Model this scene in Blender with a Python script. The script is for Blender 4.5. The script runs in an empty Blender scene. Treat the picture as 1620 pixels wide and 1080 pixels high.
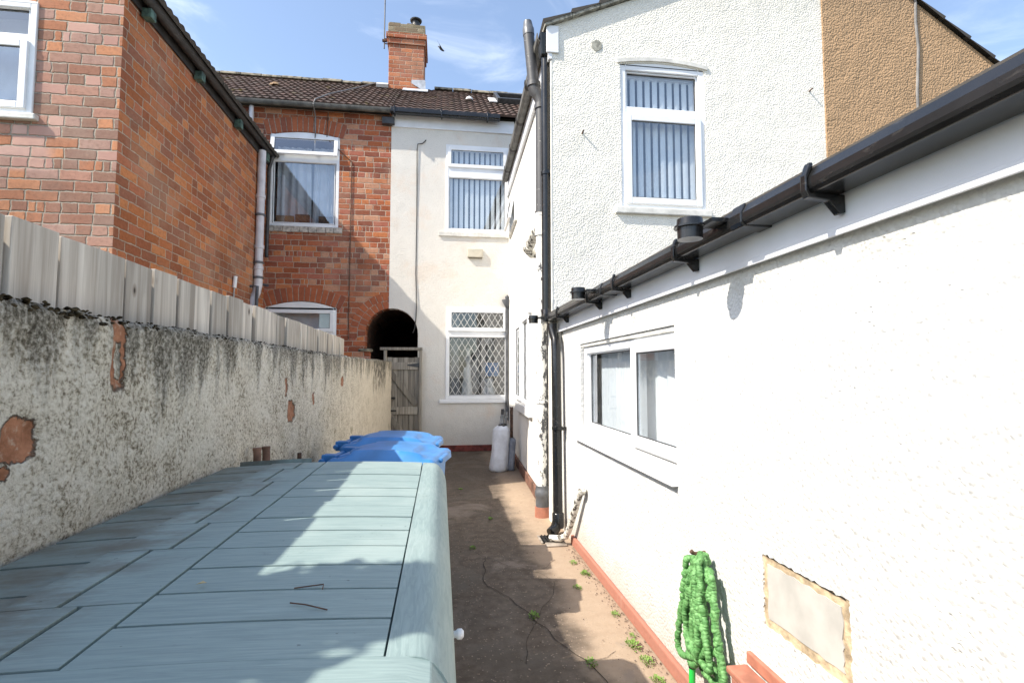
import bpy, bmesh, math, random
from mathutils import Vector, Matrix, noise
from mathutils.geometry import delaunay_2d_cdt
R = random.Random(7)
PI = math.pi
scene = bpy.context.scene
COL = scene.collection

# ------------------------------------------------------------------ materials
class NT:
    def __init__(s, name):
        s.m = bpy.data.materials.new(name); s.m.use_nodes = True
        s.t = s.m.node_tree; s.b = s.t.nodes['Principled BSDF']
        s._p = None
    def n(s, typ, **k):
        nd = s.t.nodes.new(typ)
        for a, v in k.items(): setattr(nd, a, v)
        return nd
    def l(s, a, b): s.t.links.new(a, b)
    def put(s, sock, v):
        if isinstance(v, bpy.types.NodeSocket): s.l(v, sock)
        elif isinstance(v, (tuple, list)) and sock.type == 'RGBA' and len(v) == 3: sock.default_value = (*v, 1)
        else: sock.default_value = v
    def pos(s):
        if s._p is None: s._p = s.n('ShaderNodeTexCoord').outputs['Object']
        return s._p
    def xyz(s, vec=None):
        nd = s.n('ShaderNodeSeparateXYZ'); s.put(nd.inputs[0], vec or s.pos()); return nd.outputs
    def comb(s, x, y, z=0.0):
        nd = s.n('ShaderNodeCombineXYZ')
        for i, v in enumerate((x, y, z)): s.put(nd.inputs[i], v)
        return nd.outputs[0]
    def ma(s, op, a, b=0.0, c=0.0):
        nd = s.n('ShaderNodeMath', operation=op)
        s.put(nd.inputs[0], a); s.put(nd.inputs[1], b); s.put(nd.inputs[2], c)
        return nd.outputs[0]
    def vscale(s, vec, sc):
        nd = s.n('ShaderNodeVectorMath', operation='MULTIPLY'); s.put(nd.inputs[0], vec); nd.inputs[1].default_value = sc
        return nd.outputs[0]
    def noise(s, scale, detail=4, rough=.55, vec=None, dist=0.0):
        nd = s.n('ShaderNodeTexNoise'); s.put(nd.inputs['Vector'], vec or s.pos())
        nd.inputs['Scale'].default_value = scale; nd.inputs['Detail'].default_value = detail
        nd.inputs['Roughness'].default_value = rough; nd.inputs['Distortion'].default_value = dist
        return nd.outputs['Fac']
    def voro(s, scale, vec=None, feature='F1', out='Distance', rnd=1.0):
        nd = s.n('ShaderNodeTexVoronoi', feature=feature); s.put(nd.inputs['Vector'], vec or s.pos())
        nd.inputs['Scale'].default_value = scale; nd.inputs['Randomness'].default_value = rnd
        return nd.outputs[out]
    def ramp(s, fac, stops, interp='LINEAR'):
        nd = s.n('ShaderNodeValToRGB'); cr = nd.color_ramp; cr.interpolation = interp
        while len(cr.elements) < len(stops): cr.elements.new(.5)
        for e, (p, c) in zip(cr.elements, stops):
            e.position = p
            e.color = (c, c, c, 1) if not isinstance(c, (tuple, list)) else (*c, 1)
        s.put(nd.inputs[0], fac); return nd.outputs[0]
    def mix(s, fac, a, b, mode='MIX'):
        nd = s.n('ShaderNodeMix', data_type='RGBA', blend_type=mode)
        s.put(nd.inputs[0], fac); s.put(nd.inputs[6], a); s.put(nd.inputs[7], b)
        return nd.outputs[2]
    def step(s, v, lo, hi, a=0.0, b=1.0):
        nd = s.n('ShaderNodeMapRange', interpolation_type='SMOOTHSTEP')
        s.put(nd.inputs[0], v)
        for i, x in enumerate((lo, hi, a, b)): s.put(nd.inputs[i+1], x)
        return nd.outputs[0]
    def bump(s, h, strength=.5, dist=.01, normal=None):
        nd = s.n('ShaderNodeBump'); s.put(nd.inputs['Height'], h)
        nd.inputs['Strength'].default_value = strength; nd.inputs['Distance'].default_value = dist
        if normal: s.l(normal, nd.inputs['Normal'])
        return nd.outputs[0]
    def done(s, col=None, rough=.8, normal=None, metal=0.0, spec=None):
        if col is not None: s.put(s.b.inputs['Base Color'], col)
        s.put(s.b.inputs['Roughness'], rough); s.b.inputs['Metallic'].default_value = metal
        if spec is not None: s.b.inputs['Specular IOR Level'].default_value = spec
        if normal: s.l(normal, s.b.inputs['Normal'])
        return s.m

def plain(name, col, rough=.5, var=.12, scale=14, bump=.08, metal=0.0, spec=None, bscale=60, bdist=.002):
    m = NT(name)
    f = m.noise(scale, 5)
    c2 = tuple(min(1, c*(1-var*1.6)) for c in col); c1 = tuple(min(1, c*(1+var*.5)) for c in col)
    c = m.mix(m.step(f, .3, .7), c2, c1)
    return m.done(c, rough, m.bump(m.noise(bscale, 3), bump, bdist) if bump else None, metal, spec)

def brick(name, axis, pal, L=.28, c=.103, mortar=(.36,.30,.24), headers=0, soot=.0, bstr=.8, pink=None, hue_var=.18):
    m = NT(name)
    o = m.xyz(); u0 = o[0] if axis == 'x' else o[1]; v0 = o[2]
    P = m.comb(u0, v0)
    wob = m.noise(5, 2, vec=P)
    u = m.ma('ADD', u0, m.ma('MULTIPLY', m.ma('SUBTRACT', m.noise(22, 3, vec=P), .5), .030))
    v = m.ma('ADD', v0, m.ma('MULTIPLY', m.ma('SUBTRACT', m.noise(19, 3, vec=m.vscale(P, (1, 1.3, 1))), .5), .024))
    v = m.ma('ADD', v, m.ma('MULTIPLY', m.ma('SUBTRACT', wob, .5), .014))
    rv = m.ma('DIVIDE', v, c); row = m.ma('FLOOR', rv); fv = m.ma('FRACT', rv)
    wn = m.n('ShaderNodeTexWhiteNoise', noise_dimensions='1D'); m.put(wn.inputs['W'], row)
    half = m.ma('MULTIPLY', m.ma('MODULO', row, 2.0), .5)
    off = m.ma('ADD', half, m.ma('MULTIPLY', wn.outputs['Value'], .28))
    if headers:
        hr = m.ma('LESS_THAN', m.ma('MODULO', m.ma('ADD', row, 1000.0), float(headers)), .5)
        Lr = m.ma('SUBTRACT', L, m.ma('MULTIPLY', hr, L*.5))
    else: Lr = L
    uu = m.ma('ADD', m.ma('DIVIDE', u, Lr), off)
    col = m.ma('FLOOR', uu); fu = m.ma('FRACT', uu)
    # some stretchers are split into two headers
    wid = m.n('ShaderNodeTexWhiteNoise', noise_dimensions='2D'); m.put(wid.inputs['Vector'], m.comb(m.ma('ADD', col, 31.5), m.ma('ADD', row, 7.5)))
    sp = m.ma('GREATER_THAN', wid.outputs['Value'], .8)
    fu2 = m.ma('ADD', m.ma('MULTIPLY', fu, m.ma('ADD', sp, 1.0)), 0.0)
    sub = m.ma('FLOOR', m.ma('MINIMUM', fu2, 1.999)); fu3 = m.ma('FRACT', m.ma('MINIMUM', fu2, 1.9999))
    du = m.ma('MULTIPLY', m.ma('MINIMUM', fu3, m.ma('SUBTRACT', 1.0, fu3)), m.ma('DIVIDE', Lr, m.ma('ADD', sp, 1.0)))
    dv = m.ma('MULTIPLY', m.ma('MINIMUM', fv, m.ma('SUBTRACT', 1.0, fv)), c)
    # rounded arrises
    d = m.ma('SMOOTH_MIN', du, dv, .006)
    d = m.ma('SUBTRACT', d, m.ma('MULTIPLY', m.ma('SUBTRACT', m.noise(60, 5, .7, vec=P), .5), .013))
    mask = m.step(d, .0025, .0085)
    wc = m.n('ShaderNodeTexWhiteNoise', noise_dimensions='3D'); m.put(wc.inputs['Vector'], m.comb(col, row, sub))
    n = len(pal)
    base = m.ramp(wc.outputs['Value'], [(i/n, p) for i, p in enumerate(pal)], 'CONSTANT')
    sep = m.n('ShaderNodeSeparateColor'); m.l(wc.outputs['Color'], sep.inputs[0])
    mott = m.noise(26, 6, .65, vec=m.comb(m.ma('ADD', u0, m.ma('MULTIPLY', sep.outputs[1], 9.0)), v0))
    base = m.mix(m.step(mott, .42, .78, 0, .5), base, tuple(p*.42 for p in pal[0]))
    base = m.mix(m.step(mott, .42, .25, 0, .35), base, (.62, .33, .2))
    br = m.n('ShaderNodeHueSaturation'); m.put(br.inputs['Color'], base)
    m.put(br.inputs['Value'], m.ma('ADD', 1-hue_var, m.ma('MULTIPLY', sep.outputs[0], 2*hue_var)))
    base = br.outputs[0]
    if pink:      # replacement pale pink bricks low on the wall and at random quoins
        pz = m.ma('MULTIPLY', m.ma('MULTIPLY', m.step(v0, pink[0], pink[0]-.03), m.step(v0, pink[0]-.45, pink[0]-.4)), m.step(u0, pink[1]+.25, pink[1]+.1)); pz = m.ma('MULTIPLY', pz, m.ma('GREATER_THAN', sep.outputs[2], .22))
        pz = m.ma('MAXIMUM', pz, m.ma('MULTIPLY', m.ma('GREATER_THAN', sep.outputs[2], .9), m.step(v0, 3, 3.2)))
        base = m.mix(m.ma('MULTIPLY', pz, .85), base, m.mix(sep.outputs[0], (.56,.31,.25), (.66,.42,.35)))
    fleck = m.step(m.noise(140, 2, vec=P), .68, .74, 0, .45)
    base = m.mix(fleck, base, (.55,.47,.38))
    mc = m.mix(m.noise(9, 5, vec=P), tuple(x*.55 for x in mortar), tuple(min(1, x*1.25) for x in mortar))
    base = m.mix(m.step(m.noise(.8, 6, .65, vec=P), .45, .7, 0, .28), base, tuple(x*1.1 for x in mortar))
    cc = m.mix(mask, mc, base)
    if soot:
        st = m.step(m.noise(1.1, 5, .6, vec=P), .48, .72, 0, soot)
        cc = m.mix(st, cc, (.05, .04, .035))
    h = m.ma('ADD', m.ma('MULTIPLY', m.step(d, .001, .012), 1.0), m.ma('MULTIPLY', m.noise(95, 4, .6, vec=P), .5))
    h = m.ma('ADD', h, m.ma('MULTIPLY', sep.outputs[1], .35))
    return m.done(cc, .9, m.bump(h, bstr, .009), spec=.25)

def render_wall(name, col, cell=55, bstr=.6, bdist=.006, tone_bands=(), dirt=.25, dirtcol=(.33,.31,.27), pits=0, blotch=None, spec=.3, soft=False):
    m = NT(name); P = m.pos(); z = m.xyz()[2]
    big = m.noise(.9, 6, .62); mid = m.noise(5, 5, .6)
    c = m.mix(m.step(mid, .35, .7, 0, .5), col, tuple(x*.93 for x in col))
    c = m.mix(m.step(big, .52, .8, 0, dirt), c, dirtcol)
    streak = m.noise(3.2, 5, .6, vec=m.vscale(P, (2.2, 2.2, .16)))
    c = m.mix(m.step(streak, .56, .85, 0, dirt*.8), c, dirtcol)
    if blotch: c = m.mix(m.step(m.noise(1.7, 5, .6, dist=.4), .5, .72, 0, blotch[1]), c, blotch[0])
    for (axis, lo, hi, fac, sc) in tone_bands:      # weathering stains and plain bands of tone, ragged edges
        v = m.xyz()[axis]
        v = m.ma('ADD', v, m.ma('MULTIPLY', m.ma('SUBTRACT', m.noise(6, 6, .65), .5), abs(hi-lo)*1.3))
        c = m.mix(m.step(v, lo, hi, 0, fac), c, sc)
    f = m.voro(cell*.95); n2 = m.noise(cell*.8, 7, .7)
    n3 = m.noise(cell*.25, 3)
    h = m.ma('ADD', m.ma('MULTIPLY', m.ma('SUBTRACT', 1.0, f), .9), m.ma('MULTIPLY', n2, .55))
    h = m.ma('ADD', h, m.ma('MULTIPLY', n3, .7)); h = m.ma('ADD', h, m.ma('MULTIPLY', m.noise(3.5, 3), 2.5))
    if pits:
        pv = m.voro(40, vec=m.vscale(P, (1, 1, 2.2)))
        pm = m.ma('MULTIPLY', m.step(pv, .2, .12), m.step(m.noise(2.2, 5, .7), .5, .66))
        c = m.mix(m.ma('MULTIPLY', pm, .55), c, (.33,.31,.28)); h = m.ma('SUBTRACT', h, m.ma('MULTIPLY', pm, .7))  # shade of the pits put into the colour as dark specks, besides the dent
    c = m.mix(m.step(n2, .44, .28, 0, .5), c, tuple(x*.5 for x in col))  # low spots of the bump darkened in the colour as well
    return m.done(c, .9, m.bump(h, bstr, bdist), spec=spec)

# ------------------------------------------------------------------ mesh builder
class Fr:                       # wall frame: a along wall, b up, c outwards
    def __init__(s, O, u, n): s.O = Vector(O); s.u = Vector(u).normalized(); s.n = Vector(n).normalized()
    def p(s, a, b, c=0.0): return s.O + s.u*a + Vector((0,0,b)) + s.n*c
W = Fr((0,0,0), (1,0,0), (0,-1,0))

class MB:
    def __init__(s): s.v = []; s.f = []; s.mi = []; s.cur = 0
    def add(s, vs, fs):
        k = len(s.v); s.v += [Vector(v) for v in vs]
        for f in fs: s.f.append([i+k for i in f]); s.mi.append(s.cur)
        return s
    def hexa(s, p): return s.add(p, [(0,1,2,3),(7,6,5,4),(0,4,5,1),(1,5,6,2),(2,6,7,3),(3,7,4,0)])
    def box(s, x0,x1,y0,y1,z0,z1):
        return s.hexa([(x0,y0,z0),(x1,y0,z0),(x1,y1,z0),(x0,y1,z0),(x0,y0,z1),(x1,y0,z1),(x1,y1,z1),(x0,y1,z1)])
    def fbox(s, F, a0,a1,b0,b1,c0,c1):
        return s.hexa([F.p(a0,b0,c0),F.p(a1,b0,c0),F.p(a1,b0,c1),F.p(a0,b0,c1),F.p(a0,b1,c0),F.p(a1,b1,c0),F.p(a1,b1,c1),F.p(a0,b1,c1)])
    def frame(s, F, a0,a1,b0,b1,w,c0,c1):         # four butting bars
        s.fbox(F,a0,a0+w,b0,b1,c0,c1); s.fbox(F,a1-w,a1,b0,b1,c0,c1)
        s.fbox(F,a0+w,a1-w,b0,b0+w,c0,c1); s.fbox(F,a0+w,a1-w,b1-w,b1,c0,c1); return s
    def tube(s, pts, r, n=12, cap=True, closed=False):
        pts = [Vector(p) for p in pts]; k = len(pts)
        rs = r if isinstance(r, (list,tuple)) else [r]*k
        base = len(s.v); prev = None
        for i, p in enumerate(pts):
            d = (pts[min(i+1,k-1)] - pts[max(i-1,0)])
            if d.length < 1e-9: d = Vector((0,0,1))
            d.normalize()
            if prev is None:
                a = Vector((0,0,1)) if abs(d.z) < .9 else Vector((1,0,0))
                x = d.cross(a).normalized()
            else: x = (prev - d*prev.dot(d)).normalized()
            prev = x; y = d.cross(x)
            for j in range(n):
                t = 2*PI*j/n; s.v.append(p + (x*math.cos(t) + y*math.sin(t))*rs[i])
        for i in range(k-1):
            for j in range(n):
                s.f.append([base+i*n+j, base+i*n+(j+1)%n, base+(i+1)*n+(j+1)%n, base+(i+1)*n+j]); s.mi.append(s.cur)
        if cap:
            s.f.append([base+j for j in range(n)][::-1]); s.mi.append(s.cur)
            s.f.append([base+(k-1)*n+j for j in range(n)]); s.mi.append(s.cur)
        return s
    def lathe(s, c, prof, n=20, axis=(0,0,1), cap=True):
        c = Vector(c); ax = Vector(axis).normalized()
        return s.tube([c+ax*h for h, r in prof], [max(r,1e-4) for h, r in prof], n, cap)
    def extr(s, prof, P0, P1, cap=True):          # prof: list of 3d offsets, extruded from P0 to P1
        k = len(prof); vs = [Vector(P0)+Vector(q) for q in prof] + [Vector(P1)+Vector(q) for q in prof]
        fs = [(i,(i+1)%k,k+(i+1)%k,k+i) for i in range(k)]
        if cap: fs += [tuple(range(k))[::-1], tuple(range(k,2*k))]
        return s.add(vs, fs)
    def strip(s, prof, P0, P1):                   # open profile
        k = len(prof); vs = [Vector(P0)+Vector(q) for q in prof] + [Vector(P1)+Vector(q) for q in prof]
        return s.add(vs, [(i,i+1,k+i+1,k+i) for i in range(k-1)])
    def plate(s, F, outer, holes=(), c=0.0, thick=.22, back=True):
        loops = [list(outer)] + [list(h) for h in holes]
        vs = []; ed = []
        for lp in loops:
            k = len(vs); vs += [Vector(q) for q in lp]
            ed += [(k+i, k+(i+1)%len(lp)) for i in range(len(lp))]
        V, _, T, *_ = delaunay_2d_cdt(vs, ed, [], 0, 1e-5)
        def inside(q, lp):
            r = False; n = len(lp)
            for i in range(n):
                (x1,y1),(x2,y2) = lp[i], lp[(i+1)%n]
                if (y1 > q[1]) != (y2 > q[1]) and q[0] < (x2-x1)*(q[1]-y1)/(y2-y1)+x1: r = not r
            return r
        keep = []
        for t in T:
            q = sum((V[i] for i in t), Vector((0,0)))/len(t)
            if inside(q, loops[0]) and not any(inside(q, h) for h in loops[1:]): keep.append(t)
        s.add([F.p(v[0], v[1], c) for v in V], keep)
        if back: s.add([F.p(v[0], v[1], c-thick) for v in V], keep)
        for lp in loops:
            n = len(lp)
            s.add([F.p(q[0], q[1], c) for q in lp] + [F.p(q[0], q[1], c-thick) for q in lp], [(i,(i+1)%n,n+(i+1)%n,n+i) for i in range(n)])
        return s
    def build(s, name, mats, parent=None, smooth=False, bevel=0, seg=2, label=None, auto=None):
        me = bpy.data.meshes.new(name)
        bm = bmesh.new()
        bv = [bm.verts.new(v) for v in s.v]
        for f, mi in zip(s.f, s.mi):
            try:
                q = bm.faces.new([bv[i] for i in f]); q.material_index = mi
            except ValueError: pass
        bmesh.ops.recalc_face_normals(bm, faces=bm.faces)
        for q in bm.faces: q.smooth = smooth
        bm.to_mesh(me); bm.free()
        for m in (mats if isinstance(mats, (list,tuple)) else [mats]): me.materials.append(m)
        o = bpy.data.objects.new(name, me); COL.objects.link(o)
        if parent is not None:
            o.parent = parent
            if parent.type == 'EMPTY': o.matrix_parent_inverse = Matrix.Translation(-parent.location)
        if bevel:
            b = o.modifiers.new('Bevel', 'BEVEL'); b.width = bevel; b.segments = seg; b.limit_method = 'ANGLE'; b.angle_limit = math.radians(40)
        if label: o['label'] = label
        if smooth and auto is not False:
            me.set_sharp_from_angle(angle=math.radians(auto or 45))
        return o

def thing(name, label, cat, loc=(0,0,0), group=None):
    o = bpy.data.objects.new(name, None); COL.objects.link(o); o.location = loc; o.empty_display_size = .1
    o['label'] = label; o['category'] = cat
    if group: o['group'] = group
    return o
def tag(o, label, cat, group=None):
    o['label'] = label; o['category'] = cat
    if group: o['group'] = group
    return o
def arc(cx, cz, r, a0, a1, n): return [(cx+r*math.cos(math.radians(a0+(a1-a0)*i/n)), cz+r*math.sin(math.radians(a0+(a1-a0)*i/n))) for i in range(n+1)]
def segarch(a0, a1, b0, bs, rise, n=10):         # opening with a segmental head, spring at bs
    w = (a1-a0)/2; r = (w*w+rise*rise)/(2*rise); cz = bs+rise-r; t = math.degrees(math.asin(w/r))
    return [(a0,b0),(a1,b0)] + arc((a0+a1)/2, cz, r, 90-t, 90+t, n)
def fn(p, sc=1.0, seed=0): return noise.noise(Vector(p)*sc + Vector((seed*7.3, seed*3.1, seed*1.7)))

# ------------------------------------------------------------------ palette
PAL_SIDE = [(.44,.145,.055),(.36,.12,.055),(.50,.175,.065),(.31,.115,.06),(.46,.155,.06),(.55,.21,.08),(.40,.14,.07),(.27,.11,.065)]
PAL_FRONT = [(.44,.21,.14),(.37,.20,.14),(.52,.22,.12),(.34,.20,.15),(.48,.25,.18),(.42,.24,.18),(.56,.25,.13),(.40,.24,.19)]
PAL_BACK = [(.39,.115,.05),(.32,.097,.05),(.46,.14,.06),(.27,.09,.055),(.43,.135,.065),(.50,.175,.07),(.37,.125,.08),(.46,.23,.14)]
M_bside = brick('brick_wing_side', 'y', PAL_SIDE, mortar=(.52,.41,.30), bstr=.9, soot=.22)
M_bfront = brick('brick_wing_front', 'x', PAL_FRONT, mortar=(.48,.42,.34), headers=4, soot=.32, pink=(3.70,-3.8), bstr=1.3)
M_bback = brick('brick_back', 'x', PAL_BACK, L=.27, c=.0985, mortar=(.52,.42,.33), headers=5, soot=.4)
M_bchim = brick('brick_chimney', 'x', [(.48,.16,.07),(.40,.13,.06),(.52,.19,.09),(.34,.11,.06)], L=.27, c=.0985, mortar=(.46,.35,.27), soot=.35)
M_bchimy = brick('brick_chimney_side', 'y', [(.30,.10,.06),(.2,.08,.05),(.34,.12,.07)], L=.27, c=.0985, mortar=(.3,.24,.2), soot=.6)
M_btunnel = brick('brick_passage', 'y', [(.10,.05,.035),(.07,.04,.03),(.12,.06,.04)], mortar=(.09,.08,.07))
def island(name, cols, rough=.85, bstr=.4, bscale=60, moss=None, grain=None, mott=.4, ms=14):
    m = NT(name)
    g = m.n('ShaderNodeNewGeometry').outputs['Random Per Island']
    n = len(cols); c = m.ramp(g, [(i/max(1,n-1), q) for i, q in enumerate(cols)])
    c = m.mix(m.step(m.noise(ms, 6, .65), .4, .75, 0, mott), c, tuple(q*.4 for q in cols[0]))
    if moss: c = m.mix(m.step(m.noise(moss[1], 6, .65), moss[2], moss[2]+.1, 0, .85), c, moss[0])
    return m.done(c, rough, m.bump(m.noise(bscale, 5, .6), bstr, .004), spec=.3)
M_vouss = island('arch_bricks', PAL_BACK[:5], ms=22)
M_tile = island('roof_tiles', [(.085,.055,.045),(.12,.08,.065),(.15,.095,.075),(.10,.07,.06),(.13,.10,.08)], moss=((.16,.125,.04),1.3,.6), mott=.6, ms=9)
M_tileg = island('grey_roof_tiles', [(.06,.055,.05),(.09,.08,.07),(.07,.065,.06)])
M_stone = plain('mossy_stone', (.25,.22,.16), .9, .5, 9, .5)
M_upvc = plain('white_upvc', (.86,.87,.88), .32, .04, 5, .0)
M_upvcold = plain('white_painted_sill', (.76,.74,.68), .5, .16, 8, .2)
M_gfix = plain('fascia_white', (.80,.82,.86), .35, .05, 3, 0)
def black_pvc():
    m = NT('black_plastic_gutter')
    sc = m.step(m.noise(40, 3, .6, vec=m.vscale(m.pos(), (1,.25,1))), .62, .72, 0, .25)
    c = m.mix(m.step(m.noise(3, 5), .4, .7), (.010,.0105,.011), (.019,.019,.020))
    c = m.mix(sc, c, (.12,.11,.1))
    return m.done(c, m.ma('ADD', .13, m.ma('MULTIPLY', m.noise(9, 4), .2)), m.bump(m.noise(25, 2), .05, .002))
M_black = black_pvc()
M_brownblk = plain('dark_eave_paint', (.03,.026,.023), .6, .3, 9, .2)
M_greyg = plain('weathered_grey_gutter', (.15,.145,.13), .6, .35, 7, .15)
M_green = plain('faded_green_paint', (.09,.16,.13), .7, .4, 16, .3)
M_pipew = plain('white_plastic_pipe', (.68,.67,.70), .4, .12, 6, .05)
M_pipegr = plain('grey_plastic_pipe', (.11,.115,.125), .4, .3, 8, .1)
M_slate = plain('dark_metal', (.05,.05,.052), .45, .3, 10, .1)
M_galv = plain('galvanised_metal', (.38,.38,.37), .45, .25, 20, .1, metal=.6)
M_rust = plain('rusty_brown', (.13,.07,.045), .85, .4, 30, .3)
M_terra = plain('terracotta', (.42,.17,.11), .75, .2, 14, .25)
M_redpaint = render_wall('red_painted_plinth', (.40,.175,.125), cell=40, bstr=.4, dirt=.5, dirtcol=(.45,.33,.27))
M_bluebin = plain('blue_bin_plastic', (.05,.235,.56), .42, .15, 5, .12, bscale=220)
M_knob = plain('white_knob', (.8,.8,.8), .35, .03, 4, 0)
M_moss = plain('dark_moss', (.075,.058,.035), 1.0, .6, 60, 1.0, spec=0, bscale=150)
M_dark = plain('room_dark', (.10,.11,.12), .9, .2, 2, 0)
M_room = plain('room_wall', (.35,.34,.33), .9, .2, 2, 0)
M_curt = plain('curtain_cloth', (.60,.62,.66), .85, .1, 4, .1)
M_blind = plain('blind_slats', (.88,.90,.92), .7, .05, 3, .03)
M_card = plain('cardboard', (.28,.17,.09), .85, .2, 5, .1)
M_wcloth = plain('pale_objects', (.6,.6,.6), .8, .1, 6, .1)
M_bluestuff = plain('blue_objects', (.05,.18,.42), .6, .1, 6, .1)
M_lead = plain('pale_lead', (.62,.62,.60), .5, .1, 10, .0)
M_cable = plain('dark_cable', (.03,.03,.03), .6, .2, 10, 0)
M_cableg = plain('grey_cable', (.22,.21,.2), .6, .2, 10, 0)
M_bag = plain('silver_grey_cover', (.72,.74,.78), .55, .12, 7, .25, bscale=25, bdist=.006)
M_bagd = plain('darker_grey_cover', (.27,.29,.33), .6, .2, 9, .25, bscale=25, bdist=.006)
def hose_mat():
    m = NT('green_hose_fabric')
    c = m.mix(m.step(m.noise(60, 3), .35, .65), (.075,.22,.06), (.18,.39,.14))
    return m.done(c, .6, m.bump(m.noise(320, 3), .5, .003))
M_hose = hose_mat()
M_hosec = plain('bright_green_plastic', (.03,.55,.08), .35, .05, 5, 0)
M_leaf = NT('shrub_leaf'); M_leaf = M_leaf.done(M_leaf.mix(M_leaf.noise(6, 3), (.035,.075,.02), (.07,.12,.035)), .5)
M_weed = NT('weed_leaf'); M_weed = M_weed.done(M_weed.mix(M_weed.noise(30, 3), (.10,.20,.03), (.22,.34,.06)), .6)
M_bark = plain('bark', (.11,.08,.055), .9, .3, 12, .6)

def glass(name, tint=(.93,.95,.96), extra=.03, rough=0.0):
    m = bpy.data.materials.new(name); m.use_nodes = True; t = m.node_tree; t.nodes.clear()
    o = t.nodes.new('ShaderNodeOutputMaterial'); mx = t.nodes.new('ShaderNodeMixShader')
    tr = t.nodes.new('ShaderNodeBsdfTransparent'); gl = t.nodes.new('ShaderNodeBsdfGlossy')
    fr = t.nodes.new('ShaderNodeFresnel'); fr.inputs[0].default_value = 1.6
    ad = t.nodes.new('ShaderNodeMath'); ad.operation = 'MULTIPLY_ADD'; ad.inputs[1].default_value = 1.7; ad.inputs[2].default_value = extra; ad.use_clamp = True
    tr.inputs[0].default_value = (*tint, 1); gl.inputs[0].default_value = (.95,.97,1,1); gl.inputs['Roughness'].default_value = rough
    nz = t.nodes.new('ShaderNodeTexNoise'); nz.inputs['Scale'].default_value = 1.6
    bp = t.nodes.new('ShaderNodeBump'); bp.inputs['Strength'].default_value = .04; bp.inputs['Distance'].default_value = .02
    tc = t.nodes.new('ShaderNodeTexCoord'); t.links.new(tc.outputs['Object'], nz.inputs['Vector'])
    t.links.new(nz.outputs['Fac'], bp.inputs['Height']); t.links.new(bp.outputs[0], gl.inputs['Normal'])
    ge = t.nodes.new('ShaderNodeNewGeometry'); m2 = t.nodes.new('ShaderNodeMath'); m2.operation = 'MULTIPLY_ADD'; m2.inputs[1].default_value = -1; m2.inputs[2].default_value = 1
    m3 = t.nodes.new('ShaderNodeMath'); m3.operation = 'MULTIPLY'; t.links.new(ge.outputs['Backfacing'], m2.inputs[0])
    t.links.new(fr.outputs[0], ad.inputs[0]); t.links.new(ad.outputs[0], m3.inputs[0]); t.links.new(m2.outputs[0], m3.inputs[1]); t.links.new(m3.outputs[0], mx.inputs[0])
    t.links.new(tr.outputs[0], mx.inputs[1]); t.links.new(gl.outputs[0], mx.inputs[2]); t.links.new(mx.outputs[0], o.inputs[0])
    return m
M_glass = glass('window_glass')
M_glasss = glass('window_glass_bright', extra=.12)

M_gable = render_wall('roughcast_gable', (.88,.845,.755), cell=72, bstr=.9, bdist=.0075, dirt=.28, dirtcol=(.45,.45,.39), tone_bands=[(2,4.75,5.6,.28,(.40,.40,.34))])
M_ext = render_wall('white_masonry_paint', (.68,.68,.66), cell=75, bstr=.8, bdist=.006, dirt=.2, dirtcol=(.50,.48,.43), pits=1, tone_bands=[(2,1.62,1.84,.55,(.46,.44,.37)),(2,.38,.05,.6,(.45,.39,.32))])
M_wside = render_wall('white_wing_side', (.82,.81,.77), cell=60, bstr=.4, bdist=.005, dirt=.1)
M_wback = render_wall('old_cream_render', (.74,.71,.65), cell=55, bstr=.5, bdist=.006, dirt=.22, dirtcol=(.50,.44,.37), blotch=((.70,.55,.42),.42), tone_bands=[(2,.75,.1,.3,(.40,.37,.32)),(2,5.75,6.25,.35,(.48,.48,.46))])  # render turns greyer towards the eaves and darker towards the foot
M_tan = render_wall('tan_roughcast', (.45,.295,.17), cell=55, bstr=1.0, bdist=.011, dirt=.3, dirtcol=(.26,.18,.11), tone_bands=[(2,4.95,5.6,.3,(.24,.18,.12))])

def soil_mat():
    m = NT('peeling_pipe_paint'); z = m.xyz()[2]
    f = m.noise(14, 6, .68, vec=m.vscale(m.pos(), (1.6,1.6,.8)))
    side = m.n('ShaderNodeNewGeometry').outputs['Normal']; sx = m.xyz(side)
    f = m.ma('ADD', f, m.ma('MULTIPLY', sx[0], -.10))
    up = m.step(z, 2.85, 2.95)
    ring = m.ma('MULTIPLY', m.step(z, 2.78, 2.80), m.step(z, 3.02, 3.0))
    paint = m.ma('MULTIPLY', m.step(f, .46, .49), m.ma('SUBTRACT', 1.0, up))
    paint = m.ma('MAXIMUM', paint, ring)
    dk = m.mix(m.noise(9, 4), (.045,.045,.048), (.10,.10,.105))
    dk = m.mix(m.step(m.noise(45, 2), .68, .74, 0, .6), dk, (.55,.54,.5))
    c = m.mix(paint, dk, (.74,.73,.69))
    return m.done(c, .5, m.bump(paint, .4, .003))
M_soil = soil_mat()
def waste_mat():
    m = NT('dirty_white_pipe')
    c = m.mix(m.step(m.noise(24, 6, .7), .5, .56), (.72,.70,.63), (.07,.06,.05))
    return m.done(c, .6)
M_waste = waste_mat()

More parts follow.
